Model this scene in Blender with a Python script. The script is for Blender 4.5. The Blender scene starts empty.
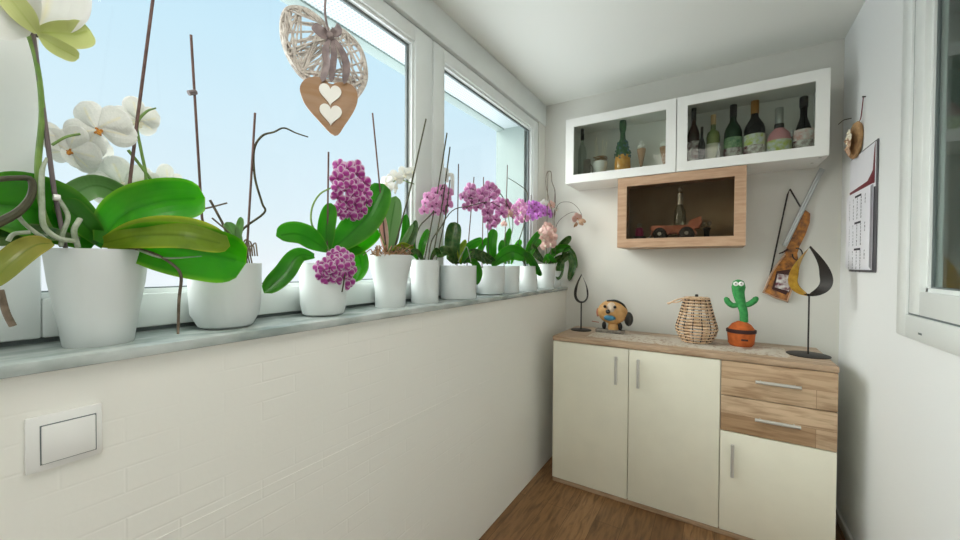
import bpy, bmesh, math, random
from mathutils import Vector as V, Matrix
random.seed(7)
PI = math.pi
S = bpy.context.scene
COL = S.collection

# ------------------------------------------------------------ camera
CAM = V((0, 0, 1.30)); F = 382.58
YAW, PIT, ROL = 0.557837, -0.0146882, 0.00631508
fw = V((-math.sin(YAW)*math.cos(PIT), math.cos(YAW)*math.cos(PIT), math.sin(PIT)))
r0 = V((math.cos(YAW), math.sin(YAW), 0)); u0 = r0.cross(fw)
rt = r0*math.cos(ROL) + u0*math.sin(ROL); up = u0*math.cos(ROL) - r0*math.sin(ROL)
cd = bpy.data.cameras.new('camera'); cam = bpy.data.objects.new('camera', cd); COL.objects.link(cam)
cd.sensor_width = 36; cd.lens = F/960*36; cd.clip_start = 0.02; cd.clip_end = 300
M = Matrix((rt, up, -fw)).transposed().to_4x4(); M.translation = CAM
cam.matrix_world = M
S.camera = cam
# ------------------------------------------------------------ view + world + light
S.view_settings.view_transform = 'Standard'; S.view_settings.look = 'None'
S.view_settings.gamma = 1; S.view_settings.use_curve_mapping = False
S.view_settings.exposure = 0.0
W = bpy.data.worlds.new('sky'); S.world = W; W.use_nodes = True
nt = W.node_tree; nt.nodes.clear()
out = nt.nodes.new('ShaderNodeOutputWorld'); bg = nt.nodes.new('ShaderNodeBackground')
tc = nt.nodes.new('ShaderNodeTexCoord'); sx = nt.nodes.new('ShaderNodeSeparateXYZ'); cr = nt.nodes.new('ShaderNodeValToRGB')
nt.links.new(tc.outputs['Generated'], sx.inputs[0]); nt.links.new(sx.outputs['Z'], cr.inputs['Fac'])
cr.color_ramp.elements[0].position = 0.0; cr.color_ramp.elements[0].color = (0.88, 0.95, 0.99, 1)
cr.color_ramp.elements[1].position = 0.85; cr.color_ramp.elements[1].color = (0.42, 0.70, 0.93, 1)
e = cr.color_ramp.elements.new(0.12); e.color = (0.78, 0.92, 0.99, 1)
e = cr.color_ramp.elements.new(0.45); e.color = (0.62, 0.86, 0.99, 1)
wm = nt.nodes.new('ShaderNodeMix'); wm.data_type = 'RGBA'; wm.inputs[7].default_value = (.91, .94, .91, 1)
nt.links.new(cr.outputs[0], wm.inputs[6]); nt.links.new(wm.outputs[2], bg.inputs[0])
# the hazy sky is brightest around the veiled sun, which stands behind the photographer's left shoulder
dp = nt.nodes.new('ShaderNodeVectorMath'); dp.operation = 'DOT_PRODUCT'; dp.inputs[1].default_value = V((-.74, -.50, .46)).normalized()
nt.links.new(tc.outputs['Generated'], dp.inputs[0])
gl = nt.nodes.new('ShaderNodeMapRange'); gl.inputs[1].default_value = 0.79; gl.inputs[2].default_value = 1.0; gl.inputs[3].default_value = 1.0; gl.inputs[4].default_value = 12.5
gl.interpolation_type = 'SMOOTHSTEP'
wf_ = nt.nodes.new('ShaderNodeMapRange'); wf_.inputs[1].default_value = 0.79; wf_.inputs[2].default_value = 0.87
nt.links.new(dp.outputs['Value'], wf_.inputs[0]); nt.links.new(wf_.outputs[0], wm.inputs[0])
nt.links.new(dp.outputs['Value'], gl.inputs[0])
# bright pale ground below the horizon throws daylight up to the ceiling
gd = nt.nodes.new('ShaderNodeMapRange'); gd.inputs[1].default_value = -.12; gd.inputs[2].default_value = -.4; gd.inputs[3].default_value = 1.0; gd.inputs[4].default_value = 3.8
mu = nt.nodes.new('ShaderNodeMath'); mu.operation = 'MULTIPLY'
nt.links.new(sx.outputs['Z'], gd.inputs[0]); nt.links.new(gd.outputs[0], mu.inputs[0]); nt.links.new(gl.outputs[0], mu.inputs[1]); nt.links.new(mu.outputs[0], bg.inputs[1])
nt.links.new(bg.outputs[0], out.inputs[0])

def area(name, loc, target, sx_, sy_, power, color):
    l = bpy.data.lights.new(name, 'AREA'); l.shape = 'RECTANGLE'; l.size = sx_; l.size_y = sy_; l.energy = power; l.color = color
    o = bpy.data.objects.new(name, l); COL.objects.link(o); o.location = loc
    o.rotation_euler = (V(target)-V(loc)).to_track_quat('-Z', 'Y').to_euler()
    return o
# unseen fill lights added to brighten the room: low behind the camera, and under the ceiling
area('rear_fill', (0.2, -1.4, 0.62), (-0.7, 2.2, 0.5), 0.6, 1.1, 3.5, (1.0, 0.985, 0.95))
area('ceiling_fill', (-0.3, 0.25, 2.44), (-0.3, 0.25, 0), 0.6, 0.6, 8.5, (1.0, 0.95, 0.88))

# ------------------------------------------------------------ helpers
def at(px, py, ax, val):
    d = rt*((px-480)/F) - up*((py-270)/F) + fw
    i = 'xyz'.index(ax); t = (val-CAM[i])/d[i]
    return CAM + d*t
def px2m(p): return (V(p)-CAM).dot(fw)/F
def lin(c):
    if isinstance(c, str):
        c = [int(c[i:i+2], 16)/255 for i in (0, 2, 4)]
    return tuple((x/12.92 if x <= .04045 else ((x+.055)/1.055)**2.4) for x in c)
MATS = {}
def newmat(name):
    m = bpy.data.materials.new(name); m.use_nodes = True; n = m.node_tree; n.nodes.clear()
    o = n.nodes.new('ShaderNodeOutputMaterial'); MATS[name] = m
    return m, n, o
def N(n, t, **k):
    x = n.nodes.new(t)
    for a, b in k.items():
        if a in x.inputs: x.inputs[a].default_value = b
        else: setattr(x, a, b)
    return x
def mat(name, c, rough=.5, metal=0, c2=None, scale=8, bump=0, bscale=60, stretch=None, spec=.5, coat=0, detail=3, sss=0):
    m, n, o = newmat(name)
    b = N(n, 'ShaderNodeBsdfPrincipled'); b.inputs['Roughness'].default_value = rough; b.inputs['Metallic'].default_value = metal
    b.inputs['Specular IOR Level'].default_value = spec; b.inputs['Coat Weight'].default_value = coat
    n.links.new(b.outputs[0], o.inputs[0])
    b.inputs['Base Color'].default_value = (*lin(c), 1)
    tcn = N(n, 'ShaderNodeTexCoord'); mp = N(n, 'ShaderNodeMapping'); n.links.new(tcn.outputs['Object'], mp.inputs[0])
    if stretch: mp.inputs['Scale'].default_value = stretch
    if c2 is None:
        l = lin(c); c2l = tuple(x*.97 for x in l)
    else: c2l = lin(c2)
    nz = N(n, 'ShaderNodeTexNoise'); nz.inputs['Scale'].default_value = scale; nz.inputs['Detail'].default_value = detail
    n.links.new(mp.outputs[0], nz.inputs[0])
    r = N(n, 'ShaderNodeValToRGB'); r.color_ramp.elements[0].position = .35; r.color_ramp.elements[1].position = .65
    r.color_ramp.elements[0].color = (*lin(c), 1); r.color_ramp.elements[1].color = (*c2l, 1)
    n.links.new(nz.outputs[0], r.inputs[0]); n.links.new(r.outputs[0], b.inputs['Base Color'])
    if bump:
        z2 = N(n, 'ShaderNodeTexNoise'); z2.inputs['Scale'].default_value = bscale; n.links.new(mp.outputs[0], z2.inputs[0])
        bp = N(n, 'ShaderNodeBump'); bp.inputs['Strength'].default_value = bump; bp.inputs['Distance'].default_value = .002
        n.links.new(z2.outputs[0], bp.inputs['Height']); n.links.new(bp.outputs[0], b.inputs['Normal'])
    return m
def leafmat(name, c, cmid, cedge, trans=.45, rough=.27, noise=14, c_alt=None, edge=.82):
    """thin translucent tissue; attribute e: 0 on the midrib, 1 at the margin"""
    m, n, o = newmat(name)
    a = N(n, 'ShaderNodeAttribute', attribute_name='e'); r = N(n, 'ShaderNodeValToRGB')
    r.color_ramp.elements[0].position = 0; r.color_ramp.elements[0].color = (*lin(cmid), 1)
    r.color_ramp.elements[1].position = 1; r.color_ramp.elements[1].color = (*lin(cedge), 1)
    e = r.color_ramp.elements.new(.14); e.color = (*lin(c), 1); e = r.color_ramp.elements.new(edge); e.color = (*lin(c), 1)
    n.links.new(a.outputs['Fac'], r.inputs[0])
    tcn = N(n, 'ShaderNodeTexCoord'); nz = N(n, 'ShaderNodeTexNoise'); nz.inputs['Scale'].default_value = noise; nz.inputs['Detail'].default_value = 3
    n.links.new(tcn.outputs['Object'], nz.inputs[0])
    mx = N(n, 'ShaderNodeMix', data_type='RGBA'); 
    rr = N(n, 'ShaderNodeMapRange'); rr.inputs[1].default_value = .42; rr.inputs[2].default_value = .68; rr.inputs[4].default_value = .8
    n.links.new(nz.outputs[0], rr.inputs[0]); n.links.new(rr.outputs[0], mx.inputs[0])
    n.links.new(r.outputs[0], mx.inputs[6]); mx.inputs[7].default_value = (*lin(c_alt or c), 1)
    b = N(n, 'ShaderNodeBsdfPrincipled'); b.inputs['Roughness'].default_value = rough
    n.links.new(mx.outputs[2], b.inputs['Base Color'])
    t = N(n, 'ShaderNodeBsdfTranslucent'); n.links.new(mx.outputs[2], t.inputs[0])
    ms = N(n, 'ShaderNodeMixShader'); ms.inputs[0].default_value = trans
    n.links.new(b.outputs[0], ms.inputs[1]); n.links.new(t.outputs[0], ms.inputs[2]); n.links.new(ms.outputs[0], o.inputs[0])
    return m
def glassmat(name, tint, refl=.08, gmax=.5, rough=.02):
    m, n, o = newmat(name)
    t = N(n, 'ShaderNodeBsdfTransparent'); t.inputs[0].default_value = (*tint, 1)
    g = N(n, 'ShaderNodeBsdfGlossy'); g.inputs['Roughness'].default_value = rough
    lw = N(n, 'ShaderNodeLayerWeight'); lw.inputs[0].default_value = .5
    pw = N(n, 'ShaderNodeMath', operation='POWER'); pw.inputs[1].default_value = 5; n.links.new(lw.outputs['Facing'], pw.inputs[0])
    mr = N(n, 'ShaderNodeMapRange'); mr.inputs[3].default_value = refl; mr.inputs[4].default_value = gmax
    n.links.new(pw.outputs[0], mr.inputs[0])
    ms = N(n, 'ShaderNodeMixShader'); n.links.new(mr.outputs[0], ms.inputs[0])
    n.links.new(t.outputs[0], ms.inputs[1]); n.links.new(g.outputs[0], ms.inputs[2]); n.links.new(ms.outputs[0], o.inputs[0])
    return m

class MB:
    def __init__(s): s.v = []; s.f = []; s.e = []; s.T = Matrix()
    def add(s, vs, fs, es=None):
        o = len(s.v); s.v += [s.T @ V(p) for p in vs]; s.f += [tuple(i+o for i in f) for f in fs]
        s.e += es if es else [0.5]*len(vs)
        return s
    def box(s, a, b, bev=0):
        bm = bmesh.new(); bmesh.ops.create_cube(bm, size=1)
        a = V(a); b = V(b); c = (a+b)/2; d = b-a
        for v in bm.verts: v.co = V((v.co.x*d.x+c.x, v.co.y*d.y+c.y, v.co.z*d.z+c.z))
        if bev: bmesh.ops.bevel(bm, geom=bm.edges[:], offset=bev, segments=2, affect='EDGES', profile=.5)
        bm.verts.index_update()
        s.add([v.co.copy() for v in bm.verts], [[v.index for v in f.verts] for f in bm.faces]); bm.free(); return s
    def tube(s, pts, r, seg=8, smooth=True, caps=True):
        pts = [V(p) for p in pts]
        rs = r if isinstance(r, (list, tuple)) else [r]*len(pts)
        if smooth and len(pts) > 2: pts, rs = crom(pts, rs, 5)
        n = len(pts); vs = []; fs = []; es = []
        t = (pts[1]-pts[0]).normalized(); nx = t.orthogonal().normalized()
        for i, p in enumerate(pts):
            t = (pts[min(i+1, n-1)]-pts[max(i-1, 0)]).normalized()
            nx = (nx - t*nx.dot(t)).normalized(); ny = t.cross(nx)
            for k in range(seg):
                a = 2*PI*k/seg; vs.append(p + (nx*math.cos(a)+ny*math.sin(a))*rs[i])
        for i in range(n-1):
            for k in range(seg):
                k2 = (k+1) % seg; fs.append((i*seg+k, i*seg+k2, (i+1)*seg+k2, (i+1)*seg+k))
        if caps: fs.append(tuple(range(seg))[::-1]); fs.append(tuple((n-1)*seg+k for k in range(seg)))
        return s.add(vs, fs)
    def lathe(s, prof, c=(0, 0, 0), seg=32, a0=0, a1=2*PI, sx=1, sy=1):
        c = V(c); full = abs(a1-a0-2*PI) < 1e-6; vs = []; fs = []; n = len(prof); m = seg if full else seg+1
        for k in range(m):
            a = a0+(a1-a0)*k/seg
            for r, z in prof: vs.append(c+V((r*math.cos(a)*sx, r*math.sin(a)*sy, z)))
        for k in range(seg):
            k2 = (k+1) % m
            for i in range(n-1):
                q = [k*n+i, k2*n+i, k2*n+i+1, k*n+i+1]
                fs.append(tuple(q))
        return s.add(vs, fs)
    def ball(s, c, r, seg=12, sc=(1, 1, 1)):
        n = seg//2+1; vs = []; fs = []
        for i in range(n):
            th = PI*(i+.02*(i == 0)-.02*(i == n-1))/(n-1)
            for k in range(seg):
                a = 2*PI*k/seg; vs.append(V(c)+V((r*sc[0]*math.sin(th)*math.cos(a), r*sc[1]*math.sin(th)*math.sin(a), r*sc[2]*math.cos(th))))
        for i in range(n-1):
            for k in range(seg):
                k2 = (k+1) % seg; fs.append((i*seg+k, (i+1)*seg+k, (i+1)*seg+k2, i*seg+k2))
        fs.append(tuple(range(seg))); fs.append(tuple((n-1)*seg+k for k in range(seg))[::-1])
        return s.add(vs, fs)
    def prism(s, outline, d):
        """outline: 3-D points of a flat polygon, extruded by vector d"""
        o = [V(p) for p in outline]; n = len(o); d = V(d)
        vs = o+[p+d for p in o]
        fs = [tuple(range(n)), tuple(range(2*n-1, n-1, -1))]+[(i, i+n, (i+1) % n+n, (i+1) % n) for i in range(n)]
        return s.add(vs, fs)
    def ribbon(s, outer, inner, d):
        """closed band between two outlines extruded by d"""
        n = len(outer); d = V(d); o = [V(p) for p in outer]; i_ = [V(p) for p in inner]
        vs = o+i_+[p+d for p in o]+[p+d for p in i_]; fs = []
        for k in range(n):
            q = (k+1) % n
            fs += [(k, q, n+q, n+k), (2*n+k, 3*n+k, 3*n+q, 2*n+q), (k, 2*n+k, 2*n+q, q), (n+k, n+q, 3*n+q, 3*n+k)]
        return s.add(vs, fs)
    def blade(s, pts, w, roll=0, fold=.32, na=8, tip=.5, thick=.0012, blunt=.75, wave=0, base=.25):
        """a leaf or petal along pts; w = full width; roll turns it about its length away from facing the camera"""
        P, _ = crom([V(p) for p in pts], [0]*len(pts), max(4, 26//(len(pts)-1)))
        n = len(P); vs = []; fs = []; es = []
        for side in (1, -1):
            for i, p in enumerate(P):
                t = (P[min(i+1, n-1)]-P[max(i-1, 0)]).normalized()
                view = (p-CAM).normalized()
                wd = t.cross(view)
                if wd.length < .05: wd = t.orthogonal()
                wd.normalize(); nr = wd.cross(t).normalized()
                if nr.dot(view) > 0: nr = -nr
                R_ = Matrix.Rotation(roll, 3, t); wd = R_ @ wd; nr = R_ @ nr
                u = i/(n-1)
                prof = base+(1-base)*math.sin(min(1, u/tip)*PI/2) if u < tip else max(0.0, 1-((u-tip)/(1-tip))**(2/(1.05-blunt*.6)))**.5
                h = w/2*max(prof, .02)
                for k in range(na+1):
                    q = k/na*2-1
                    z = fold*h*(abs(q)**1.6) + wave*h*math.sin(u*9+q*2)
                    vs.append(p+wd*q*h+nr*(z+side*thick/2)); es.append(abs(q) if u < .93 else max(abs(q), (u-.93)/.07))
        m = na+1
        for i in range(n-1):
            for k in range(na):
                a = i*m+k; fs.append((a, a+1, a+m+1, a+m)); b = a+n*m; fs.append((b, b+m, b+m+1, b+1))
        o = n*m
        for i in range(n-1):
            fs.append((i*m, (i+1)*m, (i+1)*m+o, i*m+o)); j = i*m+na; fs.append((j, j+o, j+m+o, j+m))
        for k in range(na):
            fs.append((k, k+o, k+1+o, k+1)); j = (n-1)*m+k; fs.append((j, j+1, j+1+o, j+o))
        return s.add(vs, fs, es)
    def build(s, name, m, parent=None, smooth=40, off=None, fixn=False):
        me = bpy.data.meshes.new(name)
        o_ = off if off is not None else (wloc(parent) if parent else V((0, 0, 0)))
        me.from_pydata([tuple(p-o_) for p in s.v], [], s.f)
        if fixn:
            bm = bmesh.new(); bm.from_mesh(me); bmesh.ops.recalc_face_normals(bm, faces=bm.faces); bm.to_mesh(me); bm.free()
        at_ = me.attributes.new('e', 'FLOAT', 'POINT'); at_.data.foreach_set('value', s.e)
        me.materials.append(MATS[m] if isinstance(m, str) else m)
        if smooth:
            me.shade_smooth(); me.set_sharp_from_angle(angle=math.radians(smooth))
        me.update()
        o = bpy.data.objects.new(name, me); COL.objects.link(o)
        if parent: o.parent = parent
        elif off is not None: o.location = off
        return o
def crom(pts, rs, k):
    P = [pts[0]*2-pts[1]]+list(pts)+[pts[-1]*2-pts[-2]]; R = [rs[0]]+list(rs)+[rs[-1]]; o = []; q = []
    for i in range(1, len(P)-2):
        for j in range(k):
            t = j/k; a, b, c, d = P[i-1:i+3]
            o.append(.5*((2*b)+(c-a)*t+(2*a-5*b+4*c-d)*t*t+(3*b-a-3*c+d)*t**3)); q.append(R[i]*(1-t)+R[i+1]*t)
    o.append(pts[-1]); q.append(rs[-1]); return o, q
def wloc(o):
    l = V((0, 0, 0))
    while o: l = l+o.location; o = o.parent
    return l
def tag(o, label=None, cat=None, group=None, kind=None):
    if label: o['label'] = label
    if cat: o['category'] = cat
    if group: o['group'] = group
    if kind: o['kind'] = kind
    return o
def thing(name, loc, label, cat, group=None):
    o = bpy.data.objects.new(name, None); o.empty_display_size = .05; COL.objects.link(o); o.location = loc
    return tag(o, label, cat, group)
def struct(mb, name, m, smooth=30, **k):
    return tag(mb.build(name, m, smooth=smooth, **k), kind='structure')

# ------------------------------------------------------------ materials
def wallmat(name, c, brick=False):
    m, n, o = newmat(name); b = N(n, 'ShaderNodeBsdfPrincipled'); b.inputs['Roughness'].default_value = .75
    b.inputs['Base Color'].default_value = (*lin(c), 1); n.links.new(b.outputs[0], o.inputs[0])
    tcn = N(n, 'ShaderNodeTexCoord'); z = N(n, 'ShaderNodeTexNoise'); z.inputs['Scale'].default_value = 90
    n.links.new(tcn.outputs['Object'], z.inputs[0])
    bp = N(n, 'ShaderNodeBump'); bp.inputs['Strength'].default_value = .12; bp.inputs['Distance'].default_value = .001
    n.links.new(z.outputs[0], bp.inputs['Height'])
    if brick:
        sp = N(n, 'ShaderNodeSeparateXYZ'); cb = N(n, 'ShaderNodeCombineXYZ'); n.links.new(tcn.outputs['Object'], sp.inputs[0])
        n.links.new(sp.outputs['Y'], cb.inputs[0]); n.links.new(sp.outputs['Z'], cb.inputs[1])
        zz = N(n, 'ShaderNodeTexNoise'); zz.inputs['Scale'].default_value = 5; n.links.new(tcn.outputs['Object'], zz.inputs[0])
        br = N(n, 'ShaderNodeTexBrick'); br.inputs['Scale'].default_value = 1; br.inputs['Brick Width'].default_value = .17
        br.inputs['Row Height'].default_value = .048; br.inputs['Mortar Size'].default_value = .0035; br.inputs['Mortar Smooth'].default_value = 1
        br.inputs['Color1'].default_value = (1, 1, 1, 1); br.inputs['Color2'].default_value = (.7, .7, .7, 1); br.inputs['Mortar'].default_value = (.35, .35, .35, 1)
        br.inputs['Bias'].default_value = 0
        n.links.new(cb.outputs[0], br.inputs[0])
        mr = N(n, 'ShaderNodeMapRange'); mr.inputs[1].default_value = .42; mr.inputs[2].default_value = .62; mr.inputs[3].default_value = .02; mr.inputs[4].default_value = .28
        n.links.new(zz.outputs[0], mr.inputs[0])
        b2 = N(n, 'ShaderNodeBump'); b2.inputs['Distance'].default_value = .0035
        n.links.new(mr.outputs[0], b2.inputs['Strength']); n.links.new(br.outputs['Color'], b2.inputs['Height']); n.links.new(bp.outputs[0], b2.inputs['Normal'])
        n.links.new(b2.outputs[0], b.inputs['Normal'])
    else: n.links.new(bp.outputs[0], b.inputs['Normal'])
wallmat('wall_paint_dimmed', 'D9D8D0'); wallmat('wall_paint_lit', 'EDEFEE'); wallmat('ceiling_paint', 'ECEDE6'); wallmat('brick_paint', 'F0EFE7', True)  # one wall paint, dimmed for the back and brightened for the right as lighting
def planks(name, cols, pw, pl, axis, grain=(1, 1, 1), rough=.45, gs=1):
    """wood boards: brick layout for the board joints, stretched noise for the grain"""
    m, n, o = newmat(name); b = N(n, 'ShaderNodeBsdfPrincipled'); b.inputs['Roughness'].default_value = rough; n.links.new(b.outputs[0], o.inputs[0])
    tcn = N(n, 'ShaderNodeTexCoord'); sp = N(n, 'ShaderNodeSeparateXYZ'); cb = N(n, 'ShaderNodeCombineXYZ'); n.links.new(tcn.outputs['Object'], sp.inputs[0])
    n.links.new(sp.outputs[axis[0]], cb.inputs[0]); n.links.new(sp.outputs[axis[1]], cb.inputs[1])
    br = N(n, 'ShaderNodeTexBrick'); br.inputs['Scale'].default_value = 1; br.inputs['Brick Width'].default_value = pl; br.inputs['Row Height'].default_value = pw
    br.inputs['Mortar Size'].default_value = .0008; br.offset = .37
    br.inputs['Color1'].default_value = (*lin(cols[0]), 1); br.inputs['Color2'].default_value = (*lin(cols[1]), 1); br.inputs['Mortar'].default_value = (*lin(cols[3]), 1)
    n.links.new(cb.outputs[0], br.inputs[0])
    mp = N(n, 'ShaderNodeMapping'); mp.inputs['Scale'].default_value = grain; n.links.new(tcn.outputs['Object'], mp.inputs[0])
    z = N(n, 'ShaderNodeTexNoise'); z.inputs['Scale'].default_value = 6*gs; z.inputs['Detail'].default_value = 8; z.inputs['Distortion'].default_value = .6
    n.links.new(mp.outputs[0], z.inputs[0])
    mr = N(n, 'ShaderNodeMapRange'); mr.inputs[1].default_value = .42; mr.inputs[2].default_value = .7; mr.inputs[4].default_value = .75
    n.links.new(z.outputs[0], mr.inputs[0])
    mx = N(n, 'ShaderNodeMix', data_type='RGBA'); n.links.new(mr.outputs[0], mx.inputs[0]); n.links.new(br.outputs[0], mx.inputs[6]); mx.inputs[7].default_value = (*lin(cols[2]), 1)
    n.links.new(mx.outputs[2], b.inputs['Base Color'])
planks('floor_wood', ('A07850', '7C5836', '553A22', '3A2616'), .13, 1.2, 'YX', (9, 1.2, 9), .4)
planks('drawer_wood', ('DCC2A2', 'A98763', '8A6848', '8A6A4C'), .0849, .9, 'XZ', (1.2, 8, 9), .45)
planks('top_wood', ('CBB398', 'B89C80', '8E7256', 'A08468'), .07, 1.6, 'XY', (1.2, 9, 9), .45)
mat('oak', 'C09E80', .5, c2='AE8A6C', scale=7, stretch=(1.5, 12, 12), bump=.1)
mat('oak_upright', 'C09E80', .5, c2='AE8A6C', scale=7, stretch=(12, 12, 1.5), bump=.1)
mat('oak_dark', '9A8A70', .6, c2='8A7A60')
mat('cream', 'F0EDDA', .42); mat('cab_white', 'EDEDE8', .4); mat('pvc', 'E9EDEA', .35); mat('gasket', '6E7676', .6)
mat('white_plastic', 'EEEEEA', .3); mat('pot_white', 'D9DEDC', .38, bump=.05, bscale=30); mat('steel', 'CBC9C2', .35, metal=.5)
mat('marble', 'C0C7C3', .25, c2='8E9A95', scale=9, detail=8, stretch=(2.5, 1, 2)); mat('black_metal', '26221F', .5, metal=.3)
mat('gold_leaf', 'DDB03A', .4, metal=.3, c2='B8841E', scale=30); mat('bark', '6B4A31', .9, c2='3F2A1C', scale=120, bump=.8)
mat('stake', '6B5048', .7, c2='57403A', scale=40); mat('stake_grey', '6F6464', .6); mat('dry_stem', '75695A', .8, c2='574B40', scale=60)
mat('green_stem', '7A9A4A', .5, c2='5E8038', scale=30); mat('dark_stem', '3B3A2A', .7, c2='4F4E34', scale=40)
mat('root', 'B4BDA8', .8, c2='8F9C82', scale=60, bump=.4); mat('root_brown', '7E7060', .9, c2='5E5344', scale=60); mat('straw', 'B99470', .9, c2='8C6A4C', scale=90, bump=.6)
mat('outside_render', '96A4A0', .8); mat('red_text', 'A03A32', .6)
def soffmat():
    m, n, o = newmat('soffit'); b = N(n, 'ShaderNodeBsdfPrincipled'); b.inputs['Roughness'].default_value = .5; n.links.new(b.outputs[0], o.inputs[0])
    tcn = N(n, 'ShaderNodeTexCoord'); mp = N(n, 'ShaderNodeMapping'); mp.inputs['Scale'].default_value = (60, 60, 60); n.links.new(tcn.outputs['Object'], mp.inputs[0])
    vo = N(n, 'ShaderNodeTexVoronoi'); vo.inputs['Randomness'].default_value = 0; vo.inputs['Scale'].default_value = 1; n.links.new(mp.outputs[0], vo.inputs[0])
    r = N(n, 'ShaderNodeValToRGB'); r.color_ramp.elements[0].position = .2; r.color_ramp.elements[0].color = (*lin('8A969A'), 1); r.color_ramp.elements[1].position = .32; r.color_ramp.elements[1].color = (*lin('BEC8CA'), 1)
    n.links.new(vo.outputs['Distance'], r.inputs[0]); n.links.new(r.outputs[0], b.inputs['Base Color'])
soffmat()
glassmat('pane', (.99, .995, .995), .012, .5); glassmat('cab_glass', (.86, .88, .85), .012, .8); glassmat('dark_glass', (.80, .77, .72), .008, .8)
glassmat('room_glass', (.80, .88, .86), .04, 1); glassmat('clear_glass', (.78, .83, .79), .06, 1); 
leafmat('leaf_green', '4B9E26', '38801C', '78B83A', .6, c_alt='3A8E22'); leafmat('leaf_bright', '5CBC22', '48A01C', 'A6D840', .65, c_alt='46A822')
leafmat('leaf_dark', '34602A', '5A8240', '5A8A3A', .4, c_alt='6A8248', noise=40); leafmat('leaf_pale', '7FA66A', '5A8A4A', '9CBC86', .5)
leafmat('leaf_olive', '9DB83A', '809C2A', 'D2D844', .62, c_alt='7A9A24'); leafmat('leaf_yellow', 'A8A44A', '7E8C3A', 'C2B65A', .4, c_alt='8E9A42')
leafmat('petal_white', 'F1F1EC', 'F4EFD8', 'F6F6F4', .35, .5, c_alt='E8E9E4'); leafmat('petal_lime', 'DDE3A0', 'C9D480', 'E6E9B4', .4, .5, c_alt='D2DA90')
leafmat('petal_purple', 'B83C9C', '9A2A7C', 'FFF6FD', .3, .5, 120, c_alt='A8348E', edge=.36); leafmat('petal_mauve', 'D48CBE', 'A85592', 'FBE4F4', .3, .5, 120, c_alt='B05E98', edge=.45)
leafmat('petal_pink', 'E6A2D0', 'C878B4', 'FADCF2', .35, .5, 120, c_alt='DA8CC4', edge=.5); leafmat('petal_violet', 'D884DA', 'B858C0', 'F4C8F4', .35, .5, 120, c_alt='CA6CD0', edge=.5)
leafmat('petal_blush', 'E6C6BC', 'D8A89C', 'EFDAD2', .35, .5, 60, c_alt='DCB4A8'); mat('lip_yellow', 'D9A02E', .5, c2='B0562A', scale=200)
mat('lip_purple', '6E1656', .5); mat('lip_white', 'EDE6D0', .5)
mat('wicker_grey', 'DAD3CA', .8, c2='B5ABA2', scale=80); mat('kraft', 'A98A70', .8, c2='A07C5A', scale=12, stretch=(1, 1, 6)); mat('white_wood', 'EFEDE6', .6)
mat('ribbon', '8E7F7C', .7, c2='77696A', scale=50); mat('wicker', 'E4C8A8', .7, c2='C29E7A', scale=60); mat('dark_wire', '3A2A22', .6)
mat('cactus_green', '3E9A50', .85, c2='2F8244', scale=60, bump=.5, bscale=300); mat('pot_orange', 'C8662A', .85, c2='B35622', scale=50, bump=.4, bscale=300); mat('dark_band', '3C1E1A', .8)
mat('white_felt', 'F0F0EC', .8); mat('black', '161412', .5); mat('dog_tan', 'CDA068', .6, c2='B88A50', scale=30); mat('dog_cream', 'CDB7A0', .6); mat('denim_blue', '3E7E9C', .6)
mat('figurine_stone', '8C857A', .7, c2='6E675E', scale=60); mat('lace', 'D9D2C4', .9)
mat('stock_wood', 'C07A26', .35, c2='5A3212', scale=34, detail=8, coat=.3, bump=.4, bscale=50); mat('gun_steel', 'B4B8B6', .3, metal=.6); mat('leather', '33302C', .7)
mat('paper', 'E9E9EE', .8); mat('board_grey', '5A585C', .6); mat('maroon', '6E1F2C', .6); mat('ink', '34343E', .8); mat('petal_dry', 'C9A98C', .8, c2='A67F62', scale=50); mat('wood_slice', 'B58F62', .7, c2='8A6844', scale=30)
mat('glass_green', '16301C', .2, spec=.15); mat('glass_black', '0A0807', .2, spec=.15); mat('bottle_olive', '6E7A3E', .2, c2='4E5E2C', coat=.4); mat('bottle_pink', 'D3939A', .3, c2='C98089', coat=.4)
mat('label_cream', 'D8D3B8', .7); mat('label_green', '9DBA8C', .7, c2='4F7A58', scale=38); mat('label_mix', 'E6E4DE', .7, c2='6E3440', scale=38); mat('label_lime', 'B9C85A', .7, c2='D8DCE0', scale=38)
mat('label_pinkwhite', 'D7A79E', .7, c2='ECECEC', scale=38); mat('cap_gold', 'B07A3A', .35, metal=.5); mat('cap_silver', 'B9BDBB', .3, metal=.7); mat('cork', 'C9A877', .9)
mat('amber', 'D08A2A', .3, c2='E0A84A', scale=60, coat=.4); mat('bead_blue', '3E5E78', .3, c2='2E6A5A', scale=80, coat=.4); mat('bead_green', '3C6A3A', .35, c2='29503A', scale=60); mat('brown_glass', '3E2216', .2, spec=.2)
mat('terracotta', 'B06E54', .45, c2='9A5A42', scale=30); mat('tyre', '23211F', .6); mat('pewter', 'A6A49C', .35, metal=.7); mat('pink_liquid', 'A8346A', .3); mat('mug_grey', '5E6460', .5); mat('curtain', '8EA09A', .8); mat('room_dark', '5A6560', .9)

# ------------------------------------------------------------ the room
XW, XR, YB, ZC = -1.12, .540, 2.70, 2.487
XS = -.945          # wall face below the sill
struct(MB().box((-1.3, -1.6, -.06), (.75, 2.85, 0)), 'floor', 'floor_wood')
struct(MB().box((-1.3, -1.6, ZC), (.75, 2.85, ZC+.12)), 'ceiling', 'ceiling_paint')
struct(MB().box((-1.3, YB, 0), (.75, YB+.15, ZC)), 'wall_back', 'wall_paint_dimmed')
struct(MB().box((-1.3, -1.6, 0), (XS, YB, 1.119)), 'wall_left', 'brick_paint')
struct(MB().box((-1.3, -1.7, 0), (.75, -1.6, ZC)), 'wall_rear', 'wall_paint_dimmed')  # unseen wall added to keep sky light from entering at the rear
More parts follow.
